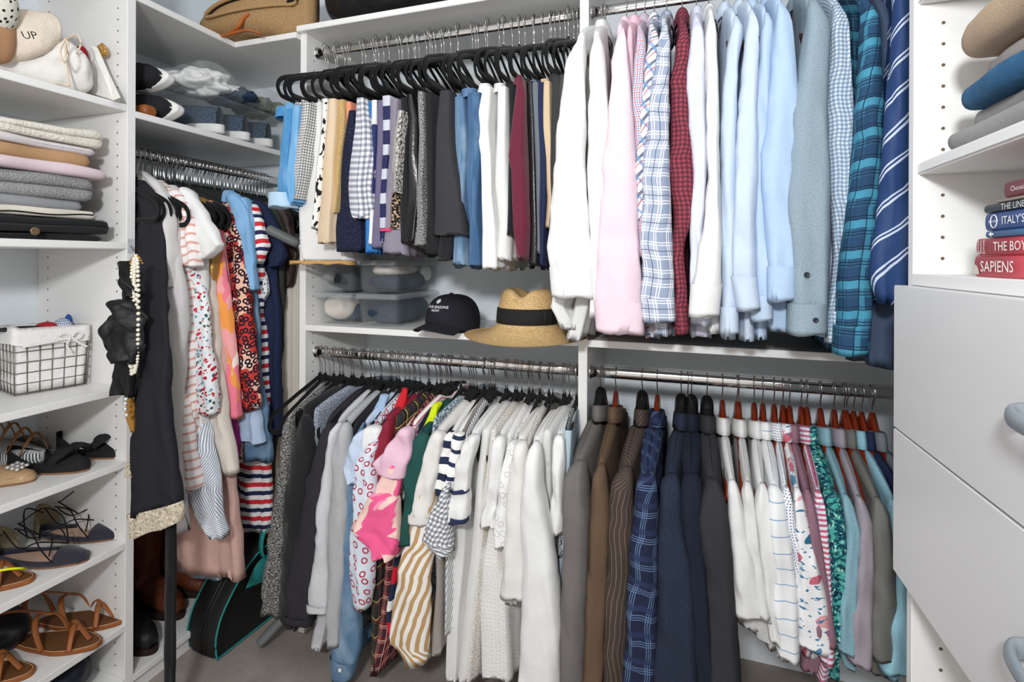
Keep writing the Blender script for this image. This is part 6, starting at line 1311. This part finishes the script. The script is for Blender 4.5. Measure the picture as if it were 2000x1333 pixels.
for lb, u0, va, vb, c, tx, tu, sz, tc, _ in BK:
    y1 = booky(u0); y0 = y1 - .21; z0 = zprev; z1 = max(z0 + .004, px(u0, va, XS).z)
    x1 = XS + .13
    t = thing('book', lb, 'book', ((XS + x1) / 2, (y0 + y1) / 2, z0), None)
    cm_ = mat('book cover ' + c, c, rough=.4, bump=(300, .05, .5), spec=.5)
    box('pages', XS + .003, x1 - .002, y0 + .003, y1 - .003, z0 + .0016, z1 - .0016, pap, t, 0)
    box('cover', XS, x1, y0, y1, z0 + .0001, z0 + .0018, cm_, t, .0003); box('cover', XS, x1, y0, y1, z1 - .0018, z1 - .0001, cm_, t, .0003)
    rows = [[Vector((XS + .001 - .0035 * sin(a) ** .7, y, (z0 + z1) / 2 - (z1 - z0) / 2 * cos(a) * .995)) for a in [pi * k / 12 for k in range(13)]] for y in (y1, y0)]
    v, f = loft(rows, False, True, True); sp_ = mk('spine', v, f, cm_, t, loft_uv(rows)); X_ = XS - .0029
    zm = (z0 + z1) / 2
    if tx:
        vs, fs = text_mesh(tx, sz); mnx = min(p.x for p in vs); yt = booky(tu)
        mk('spine_title', [Vector((X_ - .0002, yt - (p.x - mnx), zm - sz * .34 + p.y)) for p in vs], fs, ttl(tc), sp_, None, False)
    if 'SAPIENS' in tx:
        mk('thumbprint_circle', [Vector((X_ + .0003, y1 - .0005 - .010 * cos(a), z0 + .003 + .012 * sin(a))) for a in [pi / 2 * k / 8 for k in range(9)]] + [Vector((X_ + .0003, y1 - .0005, z0 + .003))], [tuple(range(10))], pap, sp_, None, False)
    if 'BOY' in tx:
        vs, fs = text_mesh('Daniel\nJames\nBrown', .0068); mk('author_name', [Vector((X_ - .0002, booky(1926) - p.y * -1 * .9 * -1, zm + p.x)) for p in vs], fs, ttl(tc), sp_, None, False)
    if 'ITALY' in tx:
        cx_ = Vector((X_ - .0003, booky(1947), zm)); v, f = tubep([cx_ + Vector((0, .0065 * cos(a), .0075 * sin(a))) for a in [2 * pi * k / 24 for k in range(24)]], .0006, 4, cyc=True, up=Vector((1, 0, 0))); mk('round_emblem', v, f, ttl('#f6f6f6'), sp_)
        vs, fs = text_mesh('lonely planet', .0040); mk('emblem_text', [cx_ + Vector((-.0005, -p.x, p.y - .001)) for p in vs], fs, ttl('#f6f6f6'), sp_, None, False)
    if c == '#4f83b8':
        cx_ = Vector((X_, booky(1940), zm)); mk('arrow_mark', [cx_ + Vector((0, -a_, b_)) for a_, b_ in ((-.004, 0), (.002, .003), (.002, .001), (.006, .001), (.006, -.001), (.002, -.001), (.002, -.003))], [tuple(range(7))], ttl('#f6f6f6'), sp_, None, False)
    zprev = z1 + .0003
def ftr(label, x0, y1, z0, z1, m, lobes=1, yl=.45):
    # folded trousers: fold ends face the room (-x), built mirrored
    o = folded('folded_trousers', label, -(.74), -(x0), yl, y1, z0, z1, m, lobes, 'trousers', .005, 0, .9, .01)
    for v in o.data.vertices: v.co.x *= -1
    o.data.flip_normals()
    return o
zs = 1.4013
ftr('light grey folded trousers at the bottom of the pile on the right shelf', .352, .868, zs, zs + .026, cl('#9b9a98'))
ftr('grey folded trousers over the bottom pair, showing as an edge below the jeans', .372, .865, zs + .0265, zs + .050, cl('#a3a09d'))
ftr('blue folded jeans in the pile on the right shelf', .355, .852, zs + .050, zs + .083, mat('folded denim', '#2f5f85', (('noi', 40, .5, '#447399', (1, 1), .3),), bump=(900, .5, 2)))
ftr('stone grey folded trousers above the jeans', .375, .835, zs + .0835, zs + .113, cl('#aaa29e'))
ftr('tan folded trousers on top of the pile on the right shelf', .350, .845, zs + .1135, zs + .165, cl('#bda48b'))
